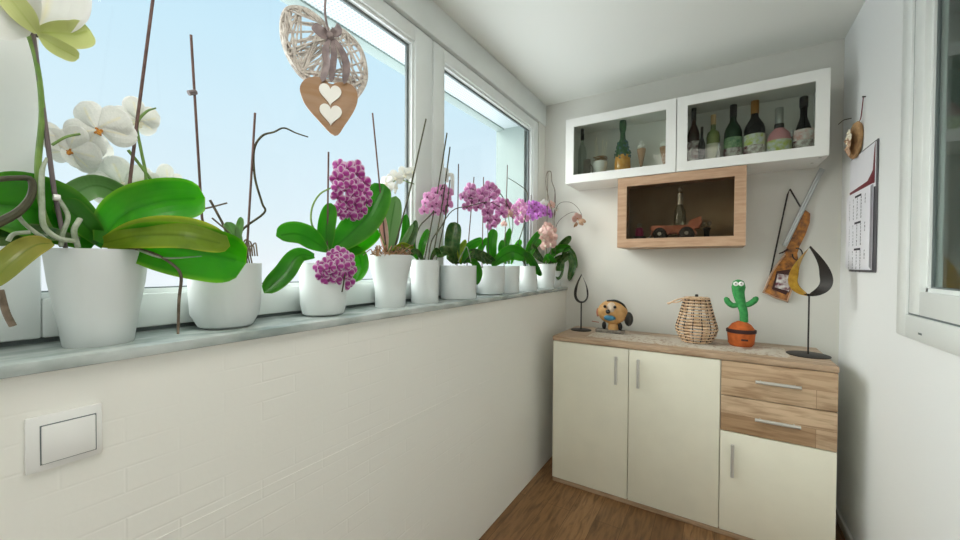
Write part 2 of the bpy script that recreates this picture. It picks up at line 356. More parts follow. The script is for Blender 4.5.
# right wall with the opening of the room window
WY0, WY1, WZ0, WZ1 = .72, 1.88, 1.098, 2.265
struct(MB().box((XR, -1.6, 0), (XR+.14, YB, WZ0)).box((XR, -1.6, WZ1), (XR+.14, YB, ZC)).box((XR, -1.6, WZ0), (XR+.14, WY0, WZ1)).box((XR, WY1, WZ0), (XR+.14, YB, WZ1)), 'wall_right', 'wall_paint_lit')
struct(MB().box((XR-.012, -1.6, 0), (XR, YB, .055), .003), 'baseboard_right', 'white_plastic')
# pier and blind box of the window wall
struct(MB().box((-1.24, -1.6, 2.335), (XW+.012, YB, ZC), .003), 'trim_1', 'pvc')
struct(MB().box((-1.24, 2.58, 1.14), (XW+.004, YB, 2.335)), 'wall_window', 'wall_paint_dimmed')
# long painted-over ridge across the brick-pattern wall
qa, qb = at(155, 540, 'x', XS), at(520, 365, 'x', XS)
struct(MB().tube([qa, (qa+qb)/2+V((0, 0, .001)), qb], .0011, 6), 'trim_6', 'brick_paint')
# marble sill
struct(MB().box((-1.2, -1.6, 1.119), (-.93, YB, 1.140), .003), 'trim_2', 'marble')
# windows: fixed frame, sashes, panes
def bars(x0, x1, y0, y1, z0, z1, w, bev=.004, wb=None):
    wb = wb or w
    return MB().box((x0, y0, z0), (x1, y0+w, z1), bev).box((x0, y1-w, z0), (x1, y1, z1), bev).box((x0, y0+w, z0), (x1, y1-w, z0+wb), bev).box((x0, y0+w, z1-w), (x1, y1-w, z1), bev)
def sash(nm, y0, y1, g0, g1):
    f = struct(MB().box((-1.175, y0, 1.150), (XW, g0, 2.325), .005).box((-1.175, g1, 1.150), (XW, y1, 2.325), .005)
               .box((-1.175, g0, 1.150), (XW, g1, 1.228), .005).box((-1.175, g0, 2.262), (XW, g1, 2.325), .005)
               # glazing bead steps back from the sash
               .box((-1.165, g0, 1.2281), (-1.132, g0+.0015, 2.262)).box((-1.165, g1-.012, 1.228), (-1.132, g1, 2.262))
               .box((-1.165, g0+.0015, 1.2275), (-1.132, g1-.012, 1.238)).box((-1.165, g0+.0015, 2.250), (-1.132, g1-.012, 2.2625)), nm, 'pvc')
    z0_, z1_, a_, b_ = 1.238, 2.250, g0+.0015, g1-.012
    o_ = [V((-1.16, a_, z0_)), V((-1.16, b_, z0_)), V((-1.16, b_, z1_)), V((-1.16, a_, z1_))]; i_ = [V((-1.16, a_+.003, z0_+.003)), V((-1.16, b_-.013, z0_+.003)), V((-1.16, b_-.013, z1_-.011)), V((-1.16, a_+.003, z1_-.011))]
    MB().ribbon(o_, i_, (.010, 0, 0)).build('gasket', 'gasket', f, 0, fixn=True)
    MB().box((-1.157, g0+.0025, 1.239), (-1.153, g1-.013, 2.249)).build('window_pane', 'pane', f)
    return f
w1 = sash('window_1', .045, 1.375, .180, 1.262)
w2 = sash('window_2', 1.385, 2.58, 1.468, 2.50)
w3 = sash('window_3', -1.50, .035, -1.36, -.06)
struct(MB().box((-1.2, -1.6, 1.140), (-1.135, YB, 1.152)), 'trim_3', 'gasket')
# handle of the second sash
p = at(449, 175, 'x', -1.10)
hd = MB().box((XW, p.y-.014, p.z-.035), (XW+.010, p.y+.014, p.z+.035), .004).build('window_handle', 'white_plastic', w2)
MB().tube([(XW+.008, p.y, p.z), (XW+.035, p.y, p.z), (XW+.04, p.y, p.z-.02), (XW+.04, p.y, p.z-.10)], [.008, .009, .010, .008], 10).build('lever', 'white_plastic', hd)
# outside reveal: soffit, end wall
struct(MB().box((-1.335, -1.6, 2.285), (-1.175, 2.46, 2.40)), 'trim_4', 'soffit')
struct(MB().box((-1.40, -1.6, 2.277), (-1.335, 2.46, 2.40), .004), 'trim_5', 'outside_render')
struct(MB().box((-1.40, 2.46, .6), (-1.175, 2.75, 2.40)), 'wall_outside', 'outside_render')
# room window on the right
rw = struct(bars(XR-.010, XR+.05, WY0-.07, WY1+.03, WZ0-.03, WZ1+.03, .075, .003), 'window_4', 'pvc')
sw = bars(XR-.004, XR+.045, WY0+.005, WY1-.05, WZ0+.05, WZ1-.05, .075, .004)
for a in (1,):
    sw.box((XR+.012, WY0+.08, WZ0+.125), (XR+.04, WY0+.092, WZ1-.125)).box((XR+.012, WY1-.137, WZ0+.125), (XR+.04, WY1-.125, WZ1-.125)).box((XR+.012, WY0+.08, WZ0+.125), (XR+.04, WY1-.125, WZ0+.137))
sw.build('window_sash', 'pvc', rw)
bars(XR+.018, XR+.026, WY0+.09, WY1-.135, WZ0+.135, WZ1-.13, .007, 0).build('gasket', 'gasket', rw)
MB().box((XR+.022, WY0+.09, WZ0+.135), (XR+.026, WY1-.13, WZ1-.13)).build('window_pane', 'room_glass', rw)
bars(XR-.002, XR+.02, WY0, WY1-.043, WZ0+.043, WZ1-.043, .010, 0).build('gasket', 'gasket', rw)
pw_ = at(920, 334, 'x', XR-.010)
MB().box((XR-.011, pw_.y-.012, pw_.z-.003), (XR-.0095, pw_.y+.012, pw_.z+.003), .001).build('weep_slot', 'gasket', rw)
# the room behind it
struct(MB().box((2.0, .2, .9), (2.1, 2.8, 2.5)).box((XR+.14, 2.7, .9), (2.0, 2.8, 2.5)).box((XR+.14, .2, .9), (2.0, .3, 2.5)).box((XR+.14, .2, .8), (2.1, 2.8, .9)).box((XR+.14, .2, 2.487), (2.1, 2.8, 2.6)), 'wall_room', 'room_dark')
cu = MB(); n = 60; vs = []; fs = []
for i in range(n+1):
    y = 1.50+.44*i/n; x = .76+.018*math.sin(i*1.25)
    vs += [(x, y, 1.02), (x, y, 2.4), (x+.003, y, 1.02), (x+.003, y, 2.4)]
for i in range(n):
    a = i*4; fs += [(a, a+1, a+5, a+4), (a+2, a+6, a+7, a+3), (a, a+4, a+6, a+2), (a+1, a+3, a+7, a+5)]
tag(cu.add(vs, fs).build('curtain', 'curtain'), 'grey-green pleated curtain hanging behind the window pane on the right', 'curtain')

# light switch
o = thing('light_switch', (XS, .176, 1.0), 'white square rocker light switch on the white brick wall', 'light switch')
MB().box((XS, .131, .955), (XS+.007, .222, 1.047), .003).build('switch_plate', 'white_plastic', o)
MB().box((XS+.007, .147, .966), (XS+.008, .214, 1.031)).build('rocker_gap', 'gasket', o)
MB().box((XS+.007, .1485, .9675), (XS+.0115, .2125, 1.0295), .0015).build('rocker', 'white_plastic', o)

# ------------------------------------------------------------ sideboard
SX0, SX1, SF, SB = -.835, .437, 2.18, 2.62
o = thing('sideboard', (-.2, 2.43, 0), 'cream sideboard with oak-look top and two wooden drawers against the back wall', 'sideboard')
MB().box((SX0+.012, SF+.012, .026), (SX1-.012, SB, .848)).build('body', 'cream', o)
MB().box((SX0, SF-.002, .0), (SX1, SB, .025), .003).build('plinth', 'top_wood', o)
MB().box((SX0-.004, SF-.010, .849), (SX1+.002, SB, .876), .004).build('top', 'top_wood', o)
def handle(p0, p1, parent):
    p0 = V(p0); p1 = V(p1); d = (p1-p0).normalized(); y = V((0, -.026, 0))
    MB().tube([p0+y, p1+y], .0075, 10, False).tube([p0+d*.02, p0+d*.02+y], .004, 8, False).tube([p1-d*.02, p1-d*.02+y], .004, 8, False).build('handle', 'steel', parent)
D1, D2 = -.406, .015
for (a, b, z1, hx) in ((SX0, D1-.002, .846, -.467), (D1+.002, D2-.002, .846, -.354), (D2+.002, SX1, .507, .066)):
    d = MB().box((a, SF-.006, .028), (b, SF+.011, z1), .0015).build('door', 'cream', o)
    hz = (.652, .802) if z1 > .6 else (.305, .458)
    handle((hx, SF-.006, hz[0]), (hx, SF-.006, hz[1]), d)
for (z0, z1, hz) in ((.682, .846, .770), (.511, .678, .596)):
    d = MB().box((D2+.002, SF-.006, z0), (SX1, SF+.011, z1), .0015).build('drawer', 'drawer_wood', o)
    handle((.150, SF-.006, hz), (.313, SF-.006, hz), d)
ZT = .876
# lace runner
lr = MB(); n = 40
for k in range(n):
    a = -.66+1.0*k/n; w = .11
    for j in range(9):
        y = 2.30+.24*j/9+.006*math.sin(k*1.3)
        pass
ou = []
for k in range(n+1):
    ou.append((-.66+.95*k/n, 2.26-.012*abs(math.sin(k*PI/4)), ZT))
for k in range(n, -1, -1):
    ou.append((-.66+.95*k/n, 2.50+.012*abs(math.sin(k*PI/4)), ZT))
def lacemat():
    m, n, o = newmat('lace_open'); b = N(n, 'ShaderNodeBsdfPrincipled'); b.inputs['Roughness'].default_value = .9; b.inputs['Base Color'].default_value = (*lin('D6CCBC'), 1)
    tcn = N(n, 'ShaderNodeTexCoord'); vo = N(n, 'ShaderNodeTexVoronoi'); vo.inputs['Scale'].default_value = 55; n.links.new(tcn.outputs['Object'], vo.inputs[0])
    nz = N(n, 'ShaderNodeTexNoise'); nz.inputs['Scale'].default_value = 14; n.links.new(tcn.outputs['Object'], nz.inputs[0])
    ad = N(n, 'ShaderNodeMath', operation='MULTIPLY'); n.links.new(vo.outputs[0], ad.inputs[0]); n.links.new(nz.outputs[0], ad.inputs[1])
    g = N(n, 'ShaderNodeMath', operation='GREATER_THAN'); g.inputs[1].default_value = .215; n.links.new(ad.outputs[0], g.inputs[0])
    t = N(n, 'ShaderNodeBsdfTransparent'); ms = N(n, 'ShaderNodeMixShader'); n.links.new(g.outputs[0], ms.inputs[0]); n.links.new(t.outputs[0], ms.inputs[1]); n.links.new(b.outputs[0], ms.inputs[2])
    n.links.new(ms.outputs[0], o.inputs[0])
lacemat()
tag(MB().prism(ou, (0, 0, .0012)).build('lace_runner', 'lace_open', smooth=0), 'thin off-white lace runner lying on the sideboard top', 'table runner')

# ------------------------------------------------------------ wall cabinets
CF = 2.42
def wall_cabinet(x0, x1, z0, z1, label, m, mh, inner, glass, group=None):
    o = thing('wall_cabinet', ((x0+x1)/2, YB, z0), label, 'wall cabinet', group)
    t = .018
    b = MB().box((x0, CF+.018, z0), (x0+t, YB, z1)).box((x1-t, CF+.018, z0), (x1, YB, z1)).box((x0+t, CF+.018, z0), (x1-t, YB, z0+t)).box((x0+t, CF+.018, z1-t), (x1-t, YB, z1))
    b.build('body', m, o)
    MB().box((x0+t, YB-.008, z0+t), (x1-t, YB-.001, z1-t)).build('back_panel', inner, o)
    w = .052
    rect = lambda q: [V((x0+q, CF, z0+q)), V((x1-q, CF, z0+q)), V((x1-q, CF, z1-q)), V((x0+q, CF, z1-q))]
    d = MB().ribbon(rect(0), rect(w), (0, .017, 0)).build('door', m, o, 0, fixn=True)
    MB().box((x0+w-.004, CF+.010, z0+w-.004), (x1-w+.004, CF+.013, z1-w+.004)).build('glass_pane', glass, d)
    return o
C0, C1, C2, CZ0, CZ1 = -.857, -.212, .437, 1.829, 2.243
wall_cabinet(C0, C1-.002, CZ0, CZ1, 'white wall cabinet with glass door, left one, above wooden display cabinet', 'cab_white', 'cab_white', 'cab_white', 'cab_glass')
wc = wall_cabinet(C1+.002, C2, CZ0, CZ1, 'white wall cabinet with glass door full of liquor bottles', 'cab_white', 'cab_white', 'cab_white', 'cab_glass')
for px, py in ((812, 163), (820, 157.5)):
    q_ = at(px, py, 'z', CZ0); MB().lathe([(0, -.002), (.006, -.002), (.006, .001), (0, .001)], (q_.x, q_.y, CZ0), 12).build('screw_cap', 'steel', wc, fixn=True)
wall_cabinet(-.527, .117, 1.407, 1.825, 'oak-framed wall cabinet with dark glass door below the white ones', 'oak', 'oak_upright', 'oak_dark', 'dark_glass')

def item(name, x, y, z, label, cat, group=None): return thing(name, V((x, y, z)), label, cat, group)
def part(root, name, m, prof, seg=24, dz=0, dx=0, dy=0, sx=1, sy=1, fix=True):
    l = root.location
    return MB().lathe(prof, (l.x+dx, l.y+dy, l.z+dz), seg, sx=sx, sy=sy).build(name, m, root, fixn=fix)
def bottle(px, ptop, wpx, m, label, capm='black', lab=None, lab2=None, y=2.585, zb=CZ0+.019, kind='wine', group='bottles behind the white cabinet doors', clear=False):
    P = at(px, ptop, 'y', y); H = P.z-zb; r = wpx*px2m(P)/2*.93
    o = item('bottle', P.x, y, zb, label, 'bottle', group)
    if kind == 'wine': pr = [(0, 0), (r*.9, 0), (r, .008), (r, H*.56), (r*.86, H*.63), (r*.40, H*.74), (r*.34, H*.80), (r*.34, H*.97), (0, H*.97)]
    elif kind == 'round': pr = [(0, 0), (r*.85, 0), (r, H*.12), (r*1.0, H*.42), (r*.8, H*.54), (r*.35, H*.64), (r*.27, H*.70), (r*.27, H*.90), (0, H*.90)]
    elif kind == 'cone': pr = [(0, 0), (r*.9, 0), (r, .008), (r*.95, H*.38), (r*.55, H*.58), (r*.33, H*.68), (r*.33, H*.95), (0, H*.95)]
    else: pr = [(0, 0), (r*.95, 0), (r, .005), (r, H*.60), (r*.85, H*.68), (r*.38, H*.73), (r*.36, H*.86), (0, H*.86)]
    part(o, 'glass_body', m, pr)
    rc = r*.40 if kind != 'round' else r*.33; zc = {'wine': .80, 'round': .68, 'cone': .84}.get(kind, .82)
    part(o, 'cap', capm, [(0, H*zc), (rc, H*zc), (rc, H*.99), (rc*.9, H), (0, H)])
    if kind == 'round': part(o, 'neck_collar', 'black', [(0, H*.60), (r*.42, H*.60), (r*.38, H*.71), (0, H*.71)])
    if lab:
        z0, z1 = (.14, .47) if kind != 'round' else (.10, .40)
        mid = (z0+z1)/2
        rr = r+.0012
        part(o, 'paper_label', lab, [(rr, H*z0), (rr, H*(mid if lab2 else z1))], 28)
        if lab2: part(o, 'upper_label', lab2, [(rr, H*mid), (rr, H*z1)], 28)
    return o
bottle(694, 108, 12, 'brown_glass', 'brown bottle with dark cap and reddish label at left door frame', 'black', 'label_mix', kind='wine')
bottle(702, 127, 7, 'glass_black', 'slim dark bottle between brown bottle and clear corked bottle', 'black', y=2.55)
bottle(713.5, 115, 13, 'bottle_olive', 'clear olive-tinted bottle with round stopper and cream label', 'cork', 'label_cream', kind='x')
bottle(719, 143, 5, 'pewter', 'tiny miniature bottle in front of the clear corked bottle', 'cap_silver', y=2.53)
bottle(733.5, 105, 16.5, 'glass_green', 'dark green wine-shaped bottle with pale green label', 'black', 'label_mix', 'label_green')
bottle(755, 101, 19, 'glass_black', 'black bottle with gold neck foil and lime and white label', 'cap_gold', 'label_mix', 'label_lime')
bottle(779.5, 108, 22, 'bottle_pink', 'squat pink bottle with black collar and silver stopper', 'cap_silver', 'label_lime', kind='round')
bottle(792, 130, 6, 'clear_glass', 'small clear glass bottle right of the pink bottle', 'cap_silver', y=2.56)
bottle(804, 97, 19, 'glass_black', 'black round-shouldered bottle with pinkish label at right end', 'black', 'label_mix', 'label_pinkwhite', kind='cone')
# left cabinet
bottle(582.5, 129, 9, 'clear_glass', 'clear glass bottle with long black neck in the left cabinet corner', 'black', kind='wine')
zb = CZ0+.019
P = at(587, 160, 'y', 2.53); o = item('mug', P.x, 2.53, zb, 'small grey mug in front of the clear bottle', 'mug')
h = P.z-zb; part(o, 'cup', 'figurine_stone', [(0, 0), (.022, 0), (.024, h), (.021, h), (.020, .006), (0, .006)])
MB().tube([V((P.x+.022, 2.53, zb+h*.8)), V((P.x+.038, 2.53, zb+h*.6)), V((P.x+.034, 2.53, zb+h*.3)), V((P.x+.022, 2.53, zb+h*.2))], .003).build('mug_handle', 'figurine_stone', o)
P = at(600, 162, 'y', 2.56); o = item('bowl', P.x, 2.56, zb, 'white bowl holding straw and dried stalks', 'bowl')
h = P.z-zb; part(o, 'dish', 'white_plastic', [(0, 0), (.028, 0), (.040, h*.5), (.046, h), (.043, h), (.035, h*.5), (0, .008)])
b = item('dried_stalks', P.x, 2.56, zb+h*.6, 'straw nest with tall dried stalks standing in the white bowl', 'dried plant')
m_ = MB()
for k in range(46):
    a = random.uniform(0, 2*PI); r = random.uniform(.02, .045); c = V((P.x, 2.56, zb+h+.008+random.uniform(-.008, .022)))
    m_.tube([c+V((math.cos(a)*r, math.sin(a)*r*.8, 0)), c+V((math.cos(a+1.2)*r*1.1, math.sin(a+1.2)*r*.8, .006)), c+V((math.cos(a+2.2)*r, math.sin(a+2.2)*r*.8, -.003))], .0014, 4)
m_.build('straw_nest', 'straw', b)
for (dx, hh) in ((-.035, .15), (-.028, .17), (-.02, .12), (.02, .10), (.034, .13), (.012, .15)):
    MB().tube([(P.x+dx*.7, 2.56, zb+h), (P.x+dx, 2.57, zb+h+hh*.6), (P.x+dx*1.1, 2.575, zb+h+hh)], [.002, .0015, .003], 6).build('stalk', 'lip_white', b)
P = at(623, 119.5, 'y', 2.57); H = P.z-zb
o = item('decorated_bottle', P.x, 2.57, zb, 'tall green bottle draped with beads and amber netting around its base', 'bottle')
part(o, 'glass_body', 'bead_green', [(0, 0), (.036, 0), (.04, .01), (.042, H*.42), (.034, H*.56), (.017, H*.68), (.015, H*.78), (.021, H*.84), (.022, H*.93), (.017, H), (0, H)])
part(o, 'amber_base', 'amber', [(.042, .0), (.050, .02), (.048, H*.30), (.043, H*.40)])
for k in range(70):
    a = random.uniform(0, 2*PI); z = random.uniform(.34, .62)*H; r = .046-.02*max(0, (z/H-.45))/.17
    MB().ball((P.x+math.cos(a)*r, 2.57+math.sin(a)*r, zb+z), random.uniform(.005, .009), 8).build('bead', 'bead_blue' if random.random() < .6 else 'bead_green', o)
for (px, tp, lb) in ((641.5, 139, 'pale cone-shaped shell ornament right of the green bottle'), (664.5, 137, 'pale cone-shaped shell ornament half hidden by the door frame')):
    P = at(px, tp, 'y', 2.58); H = P.z-zb; o = item('cone_ornament', P.x, 2.58, zb, lb, 'ornament')
    part(o, 'cone', 'petal_dry', [(0, 0), (.012, 0), (.004, .01), (.003, H*.22), (.012, H*.4), (.024, H*.66), (.026, H*.74), (0, H*.74)])
    m_ = MB()
    for k in range(9):
        a = k*.7; rr = .014 if k else 0
        m_.ball((P.x+math.cos(a)*rr, 2.58+math.sin(a)*rr, zb+H*(.80 if k else .90)), .012, 10)
    m_.build('shell_top', 'white_plastic', o)
# wooden cabinet contents
zw = 1.407+.019
P = at(639.5, 226, 'y', 2.56); o = item('mug', P.x, 2.56, zw, 'dark grey mug at the left in the oak cabinet', 'mug')
h = .055; part(o, 'cup', 'mug_grey', [(0, 0), (.036, 0), (.038, h), (.034, h), (.033, .006), (0, .006)])
MB().tube([V((P.x-.036, 2.56, zw+h*.8)), V((P.x-.058, 2.55, zw+h*.6)), V((P.x-.052, 2.55, zw+h*.3)), V((P.x-.036, 2.56, zw+h*.2))], .004).build('mug_handle', 'mug_grey', o)
o = item('perfume_bottle', P.x, 2.56, zw+.0065, 'small glass bottle with magenta liquid standing in dark grey mug', 'bottle')
part(o, 'glass_body', 'pink_liquid', [(0, 0), (.022, 0), (.024, .02), (.024, .075), (.020, .085), (.024, .088), (.018, .10), (.008, .104), (0, .104)])
part(o, 'stopper', 'pewter', [(0, .104), (.014, .104), (.010, .112), (.016, .122), (.006, .13), (0, .13)])
# vintage truck model with decanter
def truck():
    y0 = 2.50; X0 = at(650, 225, 'y', y0).x; X1 = at(702, 220, 'y', y0).x; L = X1-X0
    o = item('model_truck', (X0+X1)/2, y0+.04, zw, 'terracotta-coloured vintage model truck in the oak cabinet', 'model truck')
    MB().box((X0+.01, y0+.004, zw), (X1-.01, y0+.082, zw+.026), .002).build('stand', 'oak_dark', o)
    zw_ = zw+.026; z = zw_+.035
    def X(u): return X0+L*u
    MB().prism([(X(0), y0, z+.028), (X(.03), y0, z+.052), (X(.42), y0, z+.048), (X(.74), y0, z+.048), (X(.78), y0, z+.075), (X(.98), y0, z+.095), (X(1), y0, z+.06), (X(.95), y0, z+.03), (X(.5), y0, z+.004), (X(.4), y0, z+.004)], (0, .085, 0)).build('truck_body', 'terracotta', o)
    for u in (.2, .72):
        m_ = MB(); rr = .042
        arc = [(X(u)+rr*1.2*math.cos(a), y0-.012, zw_+.030+rr*1.12*math.sin(a)) for a in [PI*k/10 for k in range(11)]]
        arc2 = [(X(u)+rr*math.cos(a), y0-.012, zw_+.030+rr*.95*math.sin(a)) for a in [PI*k/10 for k in range(10, -1, -1)]]
        m_.prism(arc+arc2, (0, .11, 0)).build('fender', 'terracotta', o)
        for yy in (y0-.008, y0+.078):
            w = MB(); w.T = Matrix.Translation((X(u), yy, zw_+.036)) @ Matrix.Rotation(PI/2, 4, 'X')
            w.lathe([(0, -.007), (.030, -.007), (.037, -.004), (.037, .004), (.026, .007), (0, .007)], seg=20)
            wh = w.build('wheel', 'tyre', o, fixn=True)
            hb = MB(); hb.T = Matrix.Translation((X(u), yy, zw_+.036)) @ Matrix.Rotation(PI/2, 4, 'X')
            hb.lathe([(0, -.009), (.010, -.009), (.012, 0), (.010, .009), (0, .009)], seg=12).build('hubcap', 'pewter', wh)
    MB().tube([(X(0)-.012, y0+.0, zw_+.012), (X(.02), y0, zw_+.025), (X(.05), y0, zw_+.05)], .004).build('bumper', 'pewter', o)
    P = at(682, 186, 'y', 2.55); zb2 = z+.0515; H = P.z-zb2
    d = item('decanter', P.x-.008, 2.545, z+.0525, 'clear glass decanter with ball stopper standing on model truck', 'decanter')
    part(d, 'glass_body', 'clear_glass', [(0, 0), (.030, 0), (.033, .02), (.030, H*.35), (.012, H*.55), (.011, H*.82), (0, H*.82)])
    part(d, 'collar', 'pewter', [(.0125, H*.52), (.014, H*.52), (.014, H*.8), (.0125, H*.8)])
    MB().ball((d.location.x, d.location.y, d.location.z+H*.91), .014).build('stopper', 'pewter', d)
truck()
P = at(707, 212, 'y', 2.56); o = item('figurine', P.x, 2.56, zw, 'dark figurine with silver top right of the model truck', 'figurine')
part(o, 'base', 'black', [(0, 0), (.03, 0), (.03, .012), (.016, .02), (.013, .07), (.022, .09), (.0, .10)])
for dx in (-.018, .012): MB().ball((P.x+dx, 2.55, zw+.115), .013, 10).build('silver_ball', 'pewter', o)

# ------------------------------------------------------------ things on the sideboard
def drop(c, W_, H, k=1.0, n=40):
    """teardrop outline in the x-z plane, tip up"""
    o = []
    for i in range(n):
        t = 2*PI*i/n; y = (1-math.cos(t))/2      # 0 = tip
        x = math.sin(t)*math.sin(t/2)**1.15
        o.append(V((c[0]+x*W_/2*1.18*k, c[1], c[2]+H*(1-y))))
    return o
def candle_holder(px, ptip, pring, pbase, wpx, bpx, y, label, depth, gold, inner):
    B = at(px, pbase, 'z', ZT) if y is None else None
    y = B.y if y is None else y; x = at(px, pbase, 'y', y).x
    tip = at(px, ptip, 'y', y).z; bot = at(px, pring, 'y', y).z; s = px2m((x, y, 1)); Wd = wpx*s*.93
    o = thing('candle_holder', (x, y, ZT), label, 'candle holder')
    rb = bpx*s*.46
    MB().lathe([(0, 0), (rb, 0), (rb, .003), (rb*.9, .005), (0, .006)], (x, y, ZT), 40).build('base', 'black_metal', o, fixn=True)
    MB().tube([(x, y, ZT+.005), (x, y, bot+.002)], .0036 if wpx > 30 else .0045, 10, False).build('stem', 'black_metal', o)
    H = tip-bot; out_ = drop((x, y-depth/2, bot), Wd, H, n=64)
    cx, cz = x, bot+H*.38; n = len(out_); tw = Wd*inner
    def inset(f, k_=1.0):
        r_ = []
        for i, p in enumerate(out_):
            t = 2*PI*i/n; wv = ((.004 if wpx > 30 else .0065)+tw*abs(math.sin(t*.5+.0))**1.0*abs(math.sin(t))**.6)*k_
            r_.append(p-V((p.x-cx, 0, p.z-cz)).normalized()*wv+V((0, f, 0)))
        return r_
    inn = inset(depth)
    g = MB().ribbon(out_, inn, (0, .0025, 0)).build('teardrop_band', 'black_metal', o, 0, fixn=True)
    if gold:
        q = MB(); oo = [p+V((0, -.0014, 0)) for p in out_]; i2 = [p+V((0, -.0014, 0)) for p in inset(depth, .97)]
        h = [k_ for k_ in range(n) if out_[k_].x < cx-.004]  # gold on the left half only; right half stays black to paint its shade
        vs = []; fs = []
        for j in h: vs += [oo[j], i2[j], oo[j]+V((0, .001, 0)), i2[j]+V((0, .001, 0))]
        for j in range(len(h)-1):
            a = j*4; fs += [(a, a+1, a+5, a+4), (a+2, a+6, a+7, a+3), (a, a+4, a+6, a+2), (a+1, a+3, a+7, a+5)]
        q.add(vs, fs).build('gold_lining', 'gold_leaf', g)
    MB().lathe([(0, 0), (.02, 0), (.024, .006), (.021, .006), (.018, .002), (0, .002)], (x, y, bot+.004), 20).build('candle_cup', 'black_metal', o, fixn=True)
    return o
candle_holder(581, 274, 303, 330, 18, 22, None, 'small black teardrop candle holder on stand at the left end of the sideboard', .012, False, .10)
candle_holder(808, 246, 296, 355, 42, 38, None, 'tall black teardrop candle holder with gold inside at the right end of the sideboard', .03, True, .26)

def dog():
    B = at(613, 333, 'z', ZT); y = B.y-.01; s = px2m((B.x, y, 1))
    def Q(px, py, dy=0): return at(px, py, 'y', y+dy)
    o = thing('dog_figurine', (Q(613, 333).x, y, ZT), 'small dog figurine with tan face, black ears and blue muzzle patch', 'figurine')
    a = Q(596, 333); b = Q(624, 333)
    MB().box((a.x, y-.02, ZT), (b.x, y+.035, ZT+.022), .004).build('base', 'figurine_stone', o)
    c = Q(613, 324); MB().lathe([(0, 0), (.030, 0), (.034, .012), (.026, .05), (.018, .075), (0, .08)], (c.x, y+.006, ZT+.022), 20, sy=.7).build('body', 'dog_tan', o, fixn=True)
    for p in (Q(604, 324), Q(620, 324)): MB().ball((p.x, y+.004, ZT+.045), .017, 12, (.8, .8, 1.5)).build('paw', 'black', o)
    hc = Q(612.5, 312); R = 15.5*s*.9
    h = MB().ball((hc.x, y, hc.z), R, 24, (1.05, .5, .86)).build('head', 'dog_tan', o)
    MB().ball((hc.x, y-R*.16, hc.z+R*.25), R*.62, 16, (.75, .62, .8)).build('forehead', 'dog_cream', h)
    m_ = MB().tube([(hc.x-R*.35, y-R*.15, hc.z+R*.78), (hc.x+R*.25, y-R*.15, hc.z+R*.82), (hc.x+R*.75, y-R*.1, hc.z+R*.55), (hc.x+R*.98, y, hc.z+R*.1)], [.006, .008, .008, .005], 8); m_.build('hair', 'black', h)
    for dx in (-.42, .28): MB().ball((hc.x+R*dx, y-R*.52, hc.z+R*.42), R*.11, 10).build('eye', 'black', h)
    MB().ball((hc.x-R*.18, y-R*.60, hc.z+R*.08), R*.16, 10).build('nose', 'black', h)
    MB().ball((hc.x-R*.1, y-R*.42, hc.z-R*.38), R*.42, 14, (1, .5, .5)).build('muzzle', 'denim_blue', h)
    MB().ball((hc.x+R*1.1, y, hc.z-R*.42), R*.42, 14, (.75, .5, 1.2)).build('ear', 'black', h)
    MB().ball((hc.x-R*1.05, y+.004, hc.z-R*.1), R*.2, 12, (.6, .5, 1.6)).build('ear', 'terracotta', h)
    MB().tube([(hc.x-R*.9, y-.02, ZT+.064), (hc.x-R*1.4, y-.02, ZT+.068)], .003, 6, False).build('stick', 'terracotta', o)
dog()

def lantern():
    B = at(696, 342, 'z', ZT); x, y = B.x, B.y; s = px2m((x, y, 1)); zt = at(696, 297, 'y', y).z; H = zt-ZT-.003
    o = thing('wicker_lantern', (x, y, ZT+.0013), 'woven wicker lantern with rope handle in the middle of the sideboard', 'lantern')
    z0 = ZT+.0013
    def rad(u): return s*.79*(15+8*math.sin(min(1, u/.32)*PI/2)*(1 if u < .32 else 1)-(0 if u < .32 else (u-.32)/.68*9.5))
    for k in range(15):
        u = .03+.94*k/14; m_ = MB(); r = rad(u)
        for lay in (0, 1):
            pts = [(x+(r+.0016*math.cos(14*a+PI*(k % 2)))*math.cos(a), y+(r+.0016*math.cos(14*a+PI*(k % 2)))*math.sin(a), z0+H*u+.002*lay) for a in [2*PI*j/56 for j in range(57)]]
            m_.tube(pts, .0040, 6, False)
        m_.build('woven_ring', 'wicker', o)
    for k in range(14):
        a = 2*PI*k/14+.1
        MB().tube([(x+rad(u)*math.cos(a), y+rad(u)*math.sin(a), z0+.002+(H-.002)*u) for u in (0, .15, .32, .6, 1)], .0030, 6).build('upright', 'dark_wire', o)
    MB().lathe([(0, 0), (rad(0), 0), (rad(0), .004), (0, .005)], (x, y, z0), 28).build('bottom_plate', 'wicker', o, fixn=True)
    MB().lathe([(0, -.004), (rad(1), -.002), (rad(1)+.002, .001), (rad(1)*.5, .004), (0, .004)], (x, y, z0+H), 28).build('lid', 'wicker', o, fixn=True)
    MB().lathe([(0, .0), (.008, 0), (.009, .008), (.006, .014), (0, .015)], (x, y, z0+H+.003), 16).build('knob', 'black_metal', o, fixn=True)
    rp = MB()
    q = lambda px, py, dy=-.06: at(px, py, 'y', y+dy)
    rp.tube([q(700, 299), q(690, 297), q(684, 298), q(676, 300), q(668, 304)], .0042, 8).tube([q(684, 299), q(678, 302), q(670, 302.5), q(667, 303.5)], .0036, 8).build('rope_handle', 'wicker', o)
    m_ = MB().lathe([(0, 0), (.028, 0), (.028, .07), (0, .07)], (x, y, z0+.0055), 20).build('candle', 'white_wood', o, fixn=True)
lantern()

